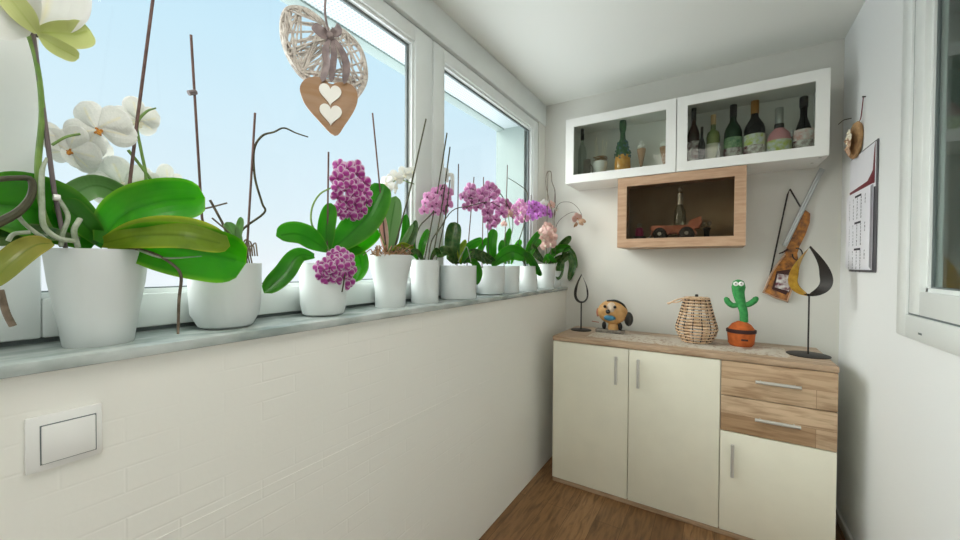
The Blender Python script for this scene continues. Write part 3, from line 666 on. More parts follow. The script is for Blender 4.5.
def cactus():
    B = at(741, 345, 'z', ZT); x, y = B.x, B.y-.02; 
    def Q(px, py, dy=0): return at(px, py, 'y', y+dy)
    s = px2m((x, y, 1)); x = Q(741, 340).x
    z = lambda py: Q(741, py).z
    o = thing('toy_cactus', (x, y, ZT+.0013), 'plush green cactus toy with white eyes in a round orange pot', 'toy')
    r = 12.5*s*.93; zz = ZT+.0013
    h = z(323)-zz
    MB().lathe([(0, 0), (r*.8, 0), (r*.95, h*.12), (r*1.0, h*.45), (r*1.05, h*.66), (r*.98, h*.74), (r*.7, h*.95), (r*.3, h*1.08), (0, h*1.1)], (x, y, zz), 32).build('plush_pot', 'pot_orange', o, fixn=True)
    MB().lathe([(r*1.03, h*.58), (r*1.10, h*.60), (r*1.10, h*.72), (r*1.0, h*.75)], (x, y, zz), 32).build('pot_band', 'dark_band', o, fixn=True)
    MB().box((x-.002, y-r*1.02, zz+h*.28), (x+.028, y-r*.93, zz+h*.36), .002).build('patch', 'dark_band', o)
    b = MB().tube([Q(744, 322), Q(743.5, 312), Q(741, 303), Q(738.5, 293), Q(738.5, 287), Q(738.5, 281.5), Q(738.5, 279.5)], [3.6*s, 3.6*s, 4.2*s, 5.2*s, 6*s, 4.6*s, 1*s], 20).build('cactus_body', 'cactus_green', o)
    MB().tube([Q(740, 304), Q(733, 305.5), Q(728, 302), Q(726.5, 298.5), Q(726.5, 297)], [2.2*s, 2.8*s, 2.8*s, 2.4*s, .8*s], 14).build('arm', 'cactus_green', b)
    MB().tube([Q(741, 304), Q(748, 304.5), Q(754, 301), Q(756, 298), Q(756.2, 296.5)], [2.2*s, 2.8*s, 2.8*s, 2.4*s, .8*s], 14).build('arm', 'cactus_green', b)
    for px in (735.8, 741.2):
        e = MB().ball(Q(px, 283.8, -5.6*s), 2.3*s, 14, (1, .5, 1)).build('eye', 'white_felt', b)
        p = Q(px, 283.8, -5.6*s-.0035); MB().ball(p, .9*s, 8, (1, .8, 1)).build('pupil', 'black', e)
cactus()

# ------------------------------------------------------------ wall hangings
def rifle():
    y0 = 2.672
    def Z(zx, zy, y=y0): return at(750+zx/3.38, 150+zy/3.38, 'y', y)
    c = Z(120, 400)
    o = thing('rifle_plaque', (c.x, YB, c.z), 'wooden rifle-shaped wall plaque with steel barrels and small label', 'wall decoration')
    st = [(188, 203), (204, 215), (202, 245), (188, 285), (168, 325), (160, 350), (166, 385), (160, 420), (146, 462), (128, 516), (42, 482), (60, 446), (74, 415), (92, 385), (118, 350), (128, 320), (160, 250)]
    MB().prism([Z(*p) for p in st], (0, .024, 0)).build('stock', 'stock_wood', o, smooth=0, fixn=True)
    MB().tube([Z(a, b, y0-.001) for a, b in ((118, 352), (92, 387), (72, 418), (46, 480), (86, 500), (126, 512), (144, 462), (158, 420), (163, 386))], .0045, 8, False).build('stock_rim', 'oak', o)
    MB().prism([Z(a, b, y0-.0015) for a, b in ((90, 410), (74, 470), (122, 490), (150, 440), (142, 402))], (0, .0015, 0)).build('dark_inlay', 'dark_band', o, smooth=0, fixn=True)
    MB().prism([Z(a, b, y0-.003) for a, b in ((94, 418), (84, 464), (132, 478), (140, 424))], (0, .0015, 0)).build('picture_label', 'label_mix', o, smooth=0, fixn=True)
    for k, dx in enumerate((0, 7)):
        MB().tube([Z(240+dx, 62+dx*.5, y0-.008), Z(113+dx, 322+dx*.5, y0-.008)], .0075, 12, False).build('barrel', 'gun_steel', o)
    g = [Z(160+17*math.cos(a), 352+20*math.sin(a), y0-.002) for a in [2*PI*k/16-1.9 for k in range(14)]]
    MB().tube(g, .003, 8).build('trigger_guard', 'black_metal', o)
    MB().tube([Z(128, 335, y0), Z(112, 345, y0-.004), Z(98, 350, y0-.006)], [.005, .004, .003], 8).build('hammer', 'dark_band', o)
    MB().tube([Z(170, 192, y0+.004), Z(135, 132, y0+.004), Z(127, 150, y0+.004), Z(60, 462, y0+.004)], .004, 8, False).build('sling', 'leather', o)
rifle()

def heart(n=40):
    o = []
    for i in range(n):
        t = 2*PI*i/n; o.append((16*math.sin(t)**3/16, (13*math.cos(t)-5*math.cos(2*t)-2*math.cos(3*t)-math.cos(4*t)+2.5)/14.5))
    return o   # x -1..1, z about -1..1
def heart_hanger():
    X = -1.0
    C0_ = at(330, 100, 'x', X); hdir = V((.518, .856, 0)).normalized(); nrm = V((hdir.y, -hdir.x, 0))
    def Q(px, py, dx=0):
        d = at(px, py, 'x', X)-CAM
        return CAM+d*(((C0_+nrm*dx-CAM).dot(nrm))/d.dot(nrm))
    o = thing('heart_hanger', (Q(330, 60).x, Q(330, 60).y, Q(330, 60).z), 'wicker heart hanger with brown board heart and bow before the window', 'wall decoration')
    hp = heart(48)
    tr = [(275,125),(240,80),(190,40),(140,25),(100,35),(82,80),(84,150),(105,215),(140,275),(175,310),(230,370),(310,440),(375,375),(408,320),(410,260),(390,190),(350,140),(310,112)]
    wl = [V((260+a/3.856, b/3.856, 0)) for a, b in tr]
    def W2(p, dx=0): return Q(p[0], p[1], dx-.02)
    m_ = MB()
    for k in range(3):
        cc = sum(wl, V((0, 0, 0)))/len(wl); pts = [W2(p+(cc-p)*.025*k, .004*math.sin(i*1.7+k*2)) for i, p in enumerate(wl+[wl[0]])]
        m_.tube(pts, .0042, 6)
    wf = m_.build('wicker_rim', 'wicker_grey', o)
    dense, _ = crom(wl+[wl[0]], [0]*(len(wl)+1), 3)
    def inside(u, v):
        n = len(wl); r = False; j = n-1
        for i in range(n):
            if (wl[i].y > v) != (wl[j].y > v) and u < (wl[j].x-wl[i].x)*(v-wl[i].y)/(wl[j].y-wl[i].y)+wl[i].x: r = not r
            j = i
        return r
    cnt = 0; m_ = MB()
    rnd = random.Random(3)
    while cnt < 95:
        a = rnd.choice(dense); b = rnd.choice(dense)
        L = (a-b).length
        if not 28 < L < 75: continue
        if not all(inside(a.x+(b.x-a.x)*t, a.y+(b.y-a.y)*t) for t in (.08, .3, .5, .7, .92)): continue
        m_.tube([W2(a, .004), W2((a+b)/2, rnd.uniform(-.012, .016)), W2(b, -.004)], .0030, 5); cnt += 1
    m_.build('wicker_weave', 'wicker_grey', wf)
    # board heart, traced
    bl = [(330, 85), (324, 79), (314, 77.5), (305, 80), (300, 87), (301, 95), (306, 106), (317, 119), (334.7, 136), (345, 125), (355, 109), (357.5, 97), (354, 88), (347, 83.5), (338, 83)]
    def smooth_loop(pts):
        n = len(pts); o_ = []
        for i in range(n):
            a, b, c_, d = [V((*pts[(i+k) % n], 0)) for k in (-1, 0, 1, 2)]
            sharp = 0
            for j in range(4):
                t = j/4; o_.append(.5*((2*b)+(c_-a)*t+(2*a-5*b+4*c_-d)*t*t+(3*b-a-3*c_+d)*t**3))
        return o_
    MB().prism([Q(p.x, p.y, .012) for p in smooth_loop(bl)], nrm*.005).build('board_heart', 'kraft', o, smooth=30, fixn=True)
    for (cx, cy) in ((330.2, 95.5), (330.7, 115.5)):
        C = Q(cx, cy, .018)
        MB().prism([C+hdir*x*.031+V((0, 0, z*.031)) for x, z in hp], nrm*.004).build('white_heart', 'white_wood', o, smooth=0, fixn=True)
    MB().tube([Q(326, -60, .0), Q(326, -10, .0), Q(325, 12, .005), Q(329, 36, .01)], .0035, 8).build('hanging_string', 'ribbon', o)
    bo = MB()
    bo.blade([Q(330, 36, .02), Q(322, 33, .035), Q(313, 25, .03)], .030, .3, .3, blunt=1, wave=.1).blade([Q(330, 36, .02), Q(337, 31, .035), Q(335, 27, .025)], .030, -.3, .3, blunt=1)
    bo.blade([Q(330, 36, .022), Q(326, 50, .03), Q(327, 65, .028), Q(322, 82, .024)], .022, .4, .2, blunt=1, wave=.15).blade([Q(332, 37, .022), Q(341, 50, .03), Q(346, 66, .028), Q(344, 84, .024)], .022, -.4, .2, blunt=1, wave=.15).blade([Q(331, 37, .022), Q(334, 52, .03), Q(333, 68, .03), Q(331, 82, .024)], .018, .2, .2, blunt=1, wave=.15)
    bo.ball(Q(330, 36, .026), .012, 10)
    bo.build('ribbon_bow', 'ribbon', o)
heart_hanger()

def calendar():
    X = XR
    ya, yb, z0, z1 = 2.15, 2.51, 1.277, 1.815
    o = thing('wall_calendar', (X, (ya+yb)/2, z0), 'three-month paper wall calendar hanging on the right wall', 'calendar')
    MB().box((X-.006, ya, z0), (X-.002, yb, z1), .001).build('backing_board', 'board_grey', o)
    zm = z0+.365
    MB().box((X-.009, ya+.012, zm-.015), (X-.006, yb, z1-.008)).build('header_card', 'paper', o)
    MB().prism([(X-.0098, ya+.012, z1-.01), (X-.0098, ya+.022, z1-.03), (X-.0098, ya+.036, zm+.055), (X-.0098, ya+.10, zm+.022), (X-.0098, yb-.002, zm+.012), (X-.0098, yb-.002, zm), (X-.0098, ya+.012, zm)], (.0008, 0, 0)).build('header_picture', 'maroon', o, smooth=0, fixn=True)
    pg = MB()
    for k in range(4): pg.box((X-.0115-.0022*(k+1), ya+.02, z0+.010+.004*k), (X-.0100-.0022*k, yb-.004, zm-.003*k-.002))
    P_ = pg.build('page_pad', 'paper', o, smooth=0)
    xt = X-.0204-.0006
    m_ = MB()
    for b in range(3):
        zt = zm-.02-b*.118
        m_.box((xt-.0004, ya+.13, zt-.013), (xt, yb-.14, zt-.004))
    m_.build('month_bar', 'ink', P_, smooth=0)
    def txt(s, y, z, size, m):
        c = bpy.data.curves.new('numerals', 'FONT'); c.body = s; c.size = size; c.space_line = 1.05; c.offset = .0005; c.space_word = 1.0
        c.materials.append(MATS[m]); tmp = bpy.data.objects.new('tmp', c); COL.objects.link(tmp); dg = bpy.context.evaluated_depsgraph_get(); me = bpy.data.meshes.new_from_object(tmp.evaluated_get(dg)); bpy.data.objects.remove(tmp)
        t = bpy.data.objects.new('numerals', me); COL.objects.link(t); t.parent = P_
        t.location = V((xt-.0006, y, z))-wloc(P_); t.rotation_euler = (PI/2, 0, -PI/2)
    for b in range(3):
        d = 1
        for col in range(5):
            rows = '\n'.join('%d' % x for x in range(col*7+1, min(col*7+8, 32)))
            txt(rows, yb-.06-col*.055, zm-.02-b*.118-.024, .0135, 'red_text' if col == 9 else 'ink')
calendar()
# dried ornament above it
o = thing('dried_flower_ornament', (XR, 2.402, 1.80), 'wooden slice ornament with dried flowers hanging from a nail above the calendar', 'wall decoration')
MB().tube([(XR, 2.337, 2.05), (XR-.012, 2.337, 2.052)], .003, 6, False).build('nail', 'black_metal', o)
MB().tube([(XR-.008, 2.337, 2.052), (XR-.01, 2.357, 1.97), (XR-.012, 2.372, 1.955), (XR-.01, 2.352, 1.97), (XR-.007, 2.340, 2.05)], .0016, 6).build('cord', 'maroon', o)
m_ = MB(); m_.T = Matrix.Translation((XR-.020, 2.387, 1.875)) @ Matrix.Rotation(.28, 4, 'Z') @ Matrix.Rotation(.15, 4, 'X') @ Matrix.Rotation(PI/2, 4, 'Y')
m_.lathe([(0, -.008), (.075, -.008), (.08, 0), (.075, .008), (0, .008)], seg=28, sx=1.05, sy=.50).build('wood_slice', 'wood_slice', o, fixn=True)
for k in range(10):
    a = k*2.4; r = .008*math.sqrt(k)*1.8
    c = V((XR-.040, 2.387+math.cos(a)*r*.7, 1.865+math.sin(a)*r*1.3))
    f = MB()
    for j in range(6):
        b = j*PI/3+k; f.ball(c+V((-.004, math.cos(b)*.010, math.sin(b)*.010)), .008, 8, (.5, 1, 1))
    f.ball(c+V((-.008, 0, 0)), .005, 8).build('dried_flower', 'petal_dry' if k % 3 else 'lip_white', o)
MB().tube([(XR-.03, 2.412, 1.985), (XR-.05, 2.442, 1.99), (XR-.06, 2.482, 1.985)], .002, 6).build('twig', 'dark_stem', o)

# ------------------------------------------------------------ orchids
ZS = 1.140
class Orchid:
    def __init__(s, px, X, rim, wtop, wbot, label, shape='taper', h=None, soil='bark'):
        s.X = X; c = at(px, rim, 'x', X); s.c = c
        s.k = px2m((X, c.y, 1.2)); cosv = math.cos(math.atan((px-480)/F))
        s.rt = wtop/2*s.k*cosv; s.rb = wbot/2*s.k*cosv; s.ztop = c.z; H = c.z-ZS; s.H = H
        s.o = thing('potted_orchid', (X, c.y, ZS), label, 'potted plant', 'orchids in white pots on the sill')
        rt_, rb_ = s.rt, s.rb
        if shape == 'taper': pr = [(rb_, 0), (rb_*1.03, .003), (rb_+(rt_-rb_)*.35, H*.30), (rb_+(rt_-rb_)*.78, H*.66), (rt_, H-.006), (rt_, H)]
        elif shape == 'round': pr = [(rb_*.8, 0), (rb_, .006), (rb_+(rt_-rb_)*.75, H*.22), (rt_*.985, H*.5), (rt_, H-.005), (rt_, H)]
        elif shape == 'vase': pr = [(rb_, 0), (rb_*1.02, .003), (rb_*1.02, H*.3), (rb_+(rt_-rb_)*.5, H*.62), (rt_*1.0, H*.85), (rt_*.99, H)]
        elif shape == 'flare': pr = [(rb_, 0), (rb_, .003), (rb_*.97, H*.2), ((rt_+rb_)/2*.96, H*.6), (rt_, H)]
        else: pr = [(rb_*.96, 0), (rb_, .004), (rt_, H-.003), (rt_*.99, H)]
        pr = [(0, 0)]+pr+[(rt_-.005, H-.001), (rt_-.008, H-.02), (0, H-.022)]
        pot = MB().lathe(pr, (X, c.y, ZS), 48).build('pot', 'pot_white', s.o, 30, fixn=True)
        m_ = MB(); rnd = random.Random(int(px))
        for i in range(46 if s.k < .006 else 20):
            a = rnd.uniform(0, 2*PI); r = (rt_-.010-.013)*math.sqrt(rnd.random())
            q = rnd.uniform(.006, .012)
            if soil == 'straw': q *= .8
            m_.ball((X+r*math.cos(a), c.y+r*math.sin(a), ZS+H-.012+rnd.uniform(0, .006)), q, 6, (1.3, .8, .6))
        m_.lathe([(0, 0), (rt_-.009, 0)], (X, c.y, ZS+H-.014), 24)
        m_.build('bark_mix', soil, s.o)
    def q(s, px, py, dx=0):
        p = at(px, py, 'x', s.X+dx)
        return p if p.y < 2.65 else at(px, py, 'y', 2.65)
    def P(s, pts): return [s.q(*p) for p in pts]
    def leaf(s, pts, w, m='leaf_green', roll=0, **k):
        if s.k > .004: w *= .84
        P_ = s.P(pts); mid = P_[len(P_)//2]
        return MB().blade(P_, w*px2m(mid), roll, **k).build('leaf', m, s.o, 0)and None
    def stem(s, pts, r, m='green_stem', name='flower_stem', smooth=True):
        return MB().tube(s.P(pts), r, 8, smooth).build(name, m, s.o)
    def stake(s, pts, r=.0025, m='stake'):
        return s.stem(pts, r, m, 'support_stake', False)
    def flower(s, px, py, size, m, dx=0, turn=0, tilt=0, spin=0, lip='lip_purple', back=False, name='flower'):
        """size in pixels across; turn/tilt off the view direction"""
        C = s.q(px, py, dx)
        if C.y > 2.62: C = at(px, py, 'y', 2.62)
        sz = size*px2m(C)/2
        vd = (CAM-C).normalized(); side = V((0, 0, 1)).cross(vd).normalized(); u = vd.cross(side)
        B = Matrix((side, u, vd)).transposed() @ Matrix.Rotation(turn, 3, 'Y') @ Matrix.Rotation(tilt, 3, 'X') @ Matrix.Rotation(spin, 3, 'Z')
        proto = proto_flower(m, lip)
        o = proto[0].copy(); COL.objects.link(o); o.name = name
        o.parent = s.o; o.location = C-wloc(s.o); o.scale = (sz, sz, sz); o.rotation_euler = B.to_euler()
        o.hide_render = False
        l = proto[1].copy(); COL.objects.link(l); l.parent = o
        if lip == 'lip_yellow': l.scale = (.62, .62, .62)
        l.hide_render = False
        return o
PROTO = {}
def petal_pts(mb, ang, L, w, cup=.12, r0=.05):
    """petal in local flower space (x-y plane, facing +z)"""
    n, na = 14, 6; d = V((math.cos(ang), math.sin(ang), 0)); p = V((-d.y, d.x, 0)); vs = []; fs = []; es = []
    for sd in (1, -1):
        for i in range(n+1):
            u = 1-(1-i/n)**1.35; prof = .16+.84*math.sin(min(1, u/.55)*PI/2)**1.1 if u < .55 else max(.02, 1-((u-.55)/.45)**2.2)**.5
            for k in range(na+1):
                q = k/na*2-1
                z = cup*L*(u*u)*-.7+.10*w*(1-q*q)+.03*w*math.sin(5*u+3*q)
                vs.append(d*(r0+u*(L-r0))+p*q*w/2*prof+V((0, 0, z+sd*.008))); es.append(max(abs(q), 1 if u > .97 else 0, (u-.75)*3 if u > .75 else 0)*.999)
    m = na+1; o = (n+1)*m
    for i in range(n):
        for k in range(na):
            a = i*m+k; fs.append((a, a+1, a+m+1, a+m)); b = a+o; fs.append((b, b+m, b+m+1, b+1))
        fs.append((i*m, (i+1)*m, (i+1)*m+o, i*m+o)); j = i*m+na; fs.append((j, j+o, j+m+o, j+m))
    mb.add(vs, fs, es)
def proto_flower(m, lip):
    if (m, lip) in PROTO: return PROTO[(m, lip)]
    b = MB()
    for a in (90, 215, 325): petal_pts(b, math.radians(a), 1.0, .86, .25)
    for a in (8, 172): petal_pts(b, math.radians(a), 1.0, 1.05, .10)
    me = MB(); me.v = b.v; me.f = b.f; me.e = b.e
    f = me.build('petals_proto', m, None, 0)
    l = MB().ball((0, .05, .10), .10, 8, (.8, .8, 1.2)).ball((.13, -.12, .10), .12, 8, (1, .8, 1)).ball((-.13, -.12, .10), .12, 8, (1, .8, 1)).tube([(0, -.05, .08), (0, -.22, .2), (0, -.36, .16)], [.10, .12, .03], 8)
    lo = l.build('lip', lip, None)
    COL.objects.unlink(f); COL.objects.unlink(lo)
    PROTO[(m, lip)] = (f, lo); return f, lo

# --- 1: large white orchid at the left
a = Orchid(99, -1.035, 249.5, 107, 71, 'largest orchid, white flowers and broad leaves, in biggest pot at far left of the sill', 'taper')
a.leaf([(96, 243, .005), (66, 222, .02), (30, 208, .03), (-25, 203, .04)], 66, 'leaf_green', .25, tip=.6, base=.35)
a.leaf([(62, 208, .0), (78, 192, .0), (104, 187, .0), (150, 212, .0)], 22, 'leaf_pale', .1, tip=.4, base=.5)
a.leaf([(104, 246, .0), (88, 228, .025), (70, 210, .03), (60, 200, .03)], 24, 'leaf_green', .2, tip=.55, base=.3)
a.leaf([(101, 243, .02), (122, 216, .03), (160, 202, .04), (205, 198, .04)], 44, 'leaf_bright', -.1, tip=.6, blunt=.95, base=.25)
a.leaf([(108, 243, .02), (150, 244, .07), (200, 252, .10), (246, 263, .12)], 54, 'leaf_bright', .15, tip=.65, blunt=.9, base=.25)
a.leaf([(104, 243, .03), (140, 236, .08), (185, 236, .125), (230, 246, .14)], 38, 'leaf_olive', -.6, tip=.55, blunt=.8, base=.3)
a.leaf([(52, 243, .07), (34, 246, .09), (12, 262, .11), (-16, 290, .12)], 24, 'leaf_yellow', .3, tip=.5)
a.leaf([(80, 240, .05), (40, 234, .045), (5, 238, .05), (-20, 242, .06)], 22, 'leaf_dark', .5, tip=.5)
R_ = lambda pts, r, m='root': a.stem(pts, r, m, 'aerial_root')
R_([(47, 158, .05), (42, 172, .055), (42, 205, .06), (44, 226, .065), (58, 238, .065), (74, 241, .06)], [.002, .0035, .004, .004, .004, .004])
R_([(58, 198, .04), (68, 216, .05), (63, 233, .05), (61, 246, .05)], .0035); R_([(80, 219, .05), (74, 231, .06), (78, 247, .05)], .0042)
R_([(16, 213, .10), (26, 225, .09), (46, 240, .07)], .003); R_([(30, 232, .10), (14, 234, .10), (8, 241, .10)], .003)
R_([(118, 246, .03), (150, 252, .09), (172, 264, .10), (181, 276, .10), (179, 300, .10), (178, 334, .10)], [.003, .0025, .0028, .0028, .0028, .0022], 'root_brown')
R_([(138, 250, .08), (165, 258, .10), (205, 256, .10)], [.002, .0022, .001])
R_([(0, 290, .12), (6, 312, .12), (13, 326, .12)], .0042, 'root_brown')
a.stem([(62, 246, .02), (44, 215, .04), (38, 170, .05), (42, 112, .05), (36, 60, .05), (22, 22, .05), (6, 8, .05)], [.004, .004, .0045, .004, .0035, .003, .0025])
a.stem([(-12, 12, .06), (15, 22, .055), (32, 34, .05), (38, 36, .05)], .0028, 'dark_stem')
a.stake([(66, 250, .04), (54, 190, .05), (33, 34, .05)], .0034, 'stake_grey'); a.stem([(53, 197, .055), (60, 198, .055)], .0055, 'white_plastic', 'clip', False)
a.stake([(122, 250, .03), (136, 130, .02), (158, -40, .02)], .0030)
a.stem([(-10, 180, .12), (16, 178, .12), (31, 180, .12), (31, 196, .12), (18, 212, .12), (-8, 226, .12)], [.004, .004, .0045, .005, .006, .007], 'dark_stem', 'bent_stem')
# large bloom seen from below
fl = MB().blade(a.P([(37, 31, .05), (46, 10, .06), (50, -16, .06), (47, -45, .05)]), .105, -.2, .2, tip=.5, blunt=1).build('flower', 'petal_white', a.o, 0)
MB().blade(a.P([(33, 30, .055), (10, 12, .07), (-20, -10, .07)]), .10, .3, .2, tip=.5, blunt=1).build('petal', 'petal_white', fl, 0)
MB().blade(a.P([(36, 32, .06), (58, 33, .07), (76, 34, .07), (90, 30, .07)]), .044, .2, .25, tip=.55, blunt=.9).build('sepal', 'petal_lime', fl, 0)
MB().blade(a.P([(40, 36, .06), (56, 46, .07), (79, 58, .07)]), .028, .2, .25, tip=.6, blunt=.9).build('sepal', 'petal_lime', fl, 0)
MB().blade(a.P([(37, 33, .065), (22, 14, .075), (6, -6, .075)]), .034, .2, .25, tip=.6, blunt=.9).build('sepal', 'petal_lime', fl, 0)
a.flower(99, 130, 60, 'petal_white', .0, -.5, -.1, .6, 'lip_yellow'); a.flower(136, 120, 44, 'petal_white', -.02, .5, .2, .2, 'lip_white')
a.flower(72, 150, 50, 'petal_white', -.03, -.6, .2, -.3, 'lip_yellow'); a.flower(88, 150, 46, 'petal_white', -.04, .4, -.3, .9, 'lip_white')
a.flower(122, 184, 56, 'petal_white', -.045, .3, .4, .4, 'lip_white'); a.flower(164, 186, 44, 'petal_white', -.045, .8, .3, .1, 'lip_white')
a.flower(60, 138, 34, 'petal_white', -.045, .8, -.5, .1, 'lip_white')
a.stem([(52, 145, .0), (66, 137, .0), (80, 134, .0)], .0022); a.stem([(128, 150, .0), (140, 165, .0), (160, 192, .0)], .003)
a.stem([(118, 244, .01), (138, 205, .01), (146, 180, .0), (141, 150, .0), (137, 125, .0), (146, 112, .0), (156, 108, .0)], [.003, .003, .003, .003, .0028, .0024, .0014])

# --- 2: bare pot with sticks
b = Orchid(226, -1.045, 263, 75, 56, 'leafless orchid with bare branching stem and stakes in white pot, second from left', 'round')
b.stake([(214, 268, -.01), (202, 218, -.01), (191, 35, -.01)], .0030); b.stem([(188.5, 93, -.006), (196, 92, -.006)], .006, 'stake_grey', 'clip', False)
b.stake([(246, 266, 0), (255, 113, 0)], .0030)
b.stem([(238, 262, .0), (240, 233, .0), (264, 213, .0), (262, 203, 0), (255, 178, .0), (254, 150, .0), (262, 136, .0), (274, 132, 0), (284, 128, .0), (296, 133, 0), (308, 137, .0)], [.003, .003, .003, .003, .003, .003, .003, .0025, .0025, .002, .0018], 'dark_stem')
b.stem([(198, 210, .01), (212, 207, .01), (227, 203, .01)], .002, 'dry_stem', 'twig', False); b.stem([(232, 245, .01), (222, 222, .01), (210, 200, .01)], .003, 'dry_stem', 'twig', False); b.stem([(236, 240, .02), (224, 228, .02), (212, 218, .02)], .002, 'dry_stem', 'twig', False)
b.leaf([(236, 262, .01), (235, 240, .015), (226, 222, .015)], 13, 'leaf_pale', .3, tip=.6); b.leaf([(236, 250, .01), (238, 230, .015), (241, 217, .015)], 8, 'leaf_pale', .6, tip=.5)
for k in range(7):
    x0 = 238+k*2.4; rnd = random.Random(k)
    b.stem([(x0, 266, rnd.uniform(-.02, .03)), (x0-2, 250+rnd.uniform(-6, 3), .01), (x0+3, 244+rnd.uniform(-5, 3), .01), (x0+5, 256, .02)], .0018, 'root_brown', 'aerial_root')

# --- 3: two-tone purple orchid
c = Orchid(323.5, -1.045, 263, 48, 42, 'orchid with two dense clusters of white-edged purple flowers in white pot', 'round')
c.leaf([(326, 250, .01), (312, 240, .03), (296, 234, .04), (276, 236, .05)], 24, 'leaf_green', .35, tip=.5, blunt=.85)
c.leaf([(314, 256, .03), (298, 256, .06), (284, 274, .07), (264, 293, .07)], 20, 'leaf_green', .2, tip=.6, blunt=.8)
c.leaf([(320, 246, -.03), (310, 236, -.04), (298, 231, -.05)], 10, 'leaf_green', .5)
c.leaf([(328, 252, 0), (326, 230, 0), (331, 203, 0)], 17, 'leaf_green', .1, tip=.5)
c.leaf([(331, 250, 0), (350, 234, .0), (369, 214, 0), (384, 184, 0)], 31, 'leaf_green', -.1, tip=.55, blunt=.85, base=.35)
c.leaf([(334, 256, -.02), (354, 246, -.02), (378, 230, -.02)], 22, 'leaf_bright', -.2, tip=.5); c.leaf([(338, 252, -.03), (355, 252, -.03), (361, 264, -.02), (356, 282, -.01)], 17, 'leaf_bright', .2, tip=.5)
c.stake([(327, 266, 0), (328.5, 152, .0)], .0028); c.stem([(330, 252, .01), (322, 238, .01), (312, 225, .01), (312, 208, .01), (320, 194, .01), (334, 186, .01), (345, 175, .01)], [.0028]*5+[.0022, .0018], 'green_stem')
rnd = random.Random(5)
def cluster(pl, poly, n, size, m, lip, dx=(.0, .06), mind=.55):
    pts = []; t = 0
    cx = sum(p[0] for p in poly)/len(poly); cy = sum(p[1] for p in poly)/len(poly)
    xs = [p[0] for p in poly]; ys = [p[1] for p in poly]
    while len(pts) < n and t < 4000:
        t += 1; x = rnd.uniform(min(xs), max(xs)); y = rnd.uniform(min(ys), max(ys)); r = False; j = len(poly)-1
        for i in range(len(poly)):
            if (poly[i][1] > y) != (poly[j][1] > y) and x < (poly[j][0]-poly[i][0])*(y-poly[i][1])/(poly[j][1]-poly[i][1])+poly[i][0]: r = not r
            j = i
        if not r or any(math.hypot(x-p[0], y-p[1]) < size*mind*(1-t/5000) for p in pts): continue
        pts.append((x, y))
        e = math.hypot(x-cx, y-cy)/max(max(xs)-min(xs), max(ys)-min(ys))*2
        pl.flower(x, y, size*rnd.uniform(.85, 1.12), m, dx[0]+(dx[1]-dx[0])*(1-e)*rnd.uniform(.7, 1.1), (x-cx)/size*.2+rnd.uniform(-.28, .28), -(cy-y)/size*.14+rnd.uniform(-.25, .25), rnd.uniform(-.5, .5), lip)
cluster(c, [(334, 166), (342, 162), (350, 168), (358, 166), (364, 180), (368, 198), (362, 213), (350, 218), (338, 214), (334, 196), (338, 184)], 26, 15.5, 'petal_purple', 'lip_purple')
cluster(c, [(328, 256), (338, 250), (348, 257), (352, 270), (350, 281), (343, 285), (330, 280), (318, 277), (318, 268)], 22, 15, 'petal_purple', 'lip_purple', (.05, .10))
c.stem([(334, 250, .04), (345, 262, .07), (344, 280, .08), (342, 292, .075)], .0022, 'dark_stem')

# --- 4: fading white orchid in straw
d = Orchid(390.5, -1.045, 255, 43, 30, 'fading white orchid with straw-covered soil in tall white pot behind purple-flowered one', 'vase', soil='straw')
d.leaf([(390, 254, 0), (390, 232, -.01), (396, 196, -.01)], 18, 'leaf_pale', .2, tip=.5); d.leaf([(396, 255, 0), (404, 238, .01), (406, 214, .01)], 9, 'leaf_green', .4)
d.leaf([(398, 255, .01), (411, 240, .02), (416, 220, .02)], 8, 'leaf_dark', .3); d.leaf([(394, 252, .02), (404, 240, .03), (413, 224, .03)], 6, 'leaf_pale', .5); d.leaf([(392, 250, .02), (402, 244, .04), (414, 248, .05)], 6, 'leaf_olive', .8)
d.leaf([(386, 254, -.01), (383, 232, -.01), (381, 212, -.01)], 10, 'petal_blush', .4, blunt=.4)
for k in range(40):
    r2 = random.Random(k); x0 = r2.uniform(372, 410); d.stem([(x0, 256, r2.uniform(-.03, .04)), (x0+r2.uniform(-8, 8), 247+r2.uniform(-3, 5), r2.uniform(-.02, .05)), (x0+r2.uniform(-12, 12), 255, r2.uniform(-.02, .06))], .0017, 'straw', 'straw_strand')
d.stake([(387, 258, 0), (380, 190, 0), (372.5, 113, 0)], .0028); d.stake([(392, 258, .02), (410, 190, .02), (426, 119, .02)], .0032, 'dark_stem')
d.stem([(388, 254, 0), (378, 222, 0), (386, 190, 0), (398, 180, 0), (414, 184, 0)], .002)
for (x, y, s_, t) in ((387, 184, 18, -.6), (395, 178, 17, .2), (404, 175, 18, .5), (412, 172, 13, .9), (386, 196, 12, 1.0), (396, 188, 12, 1.2)): d.flower(x, y, s_, 'petal_white', .0, t, rnd.uniform(-.3, .3), t, 'lip_white')

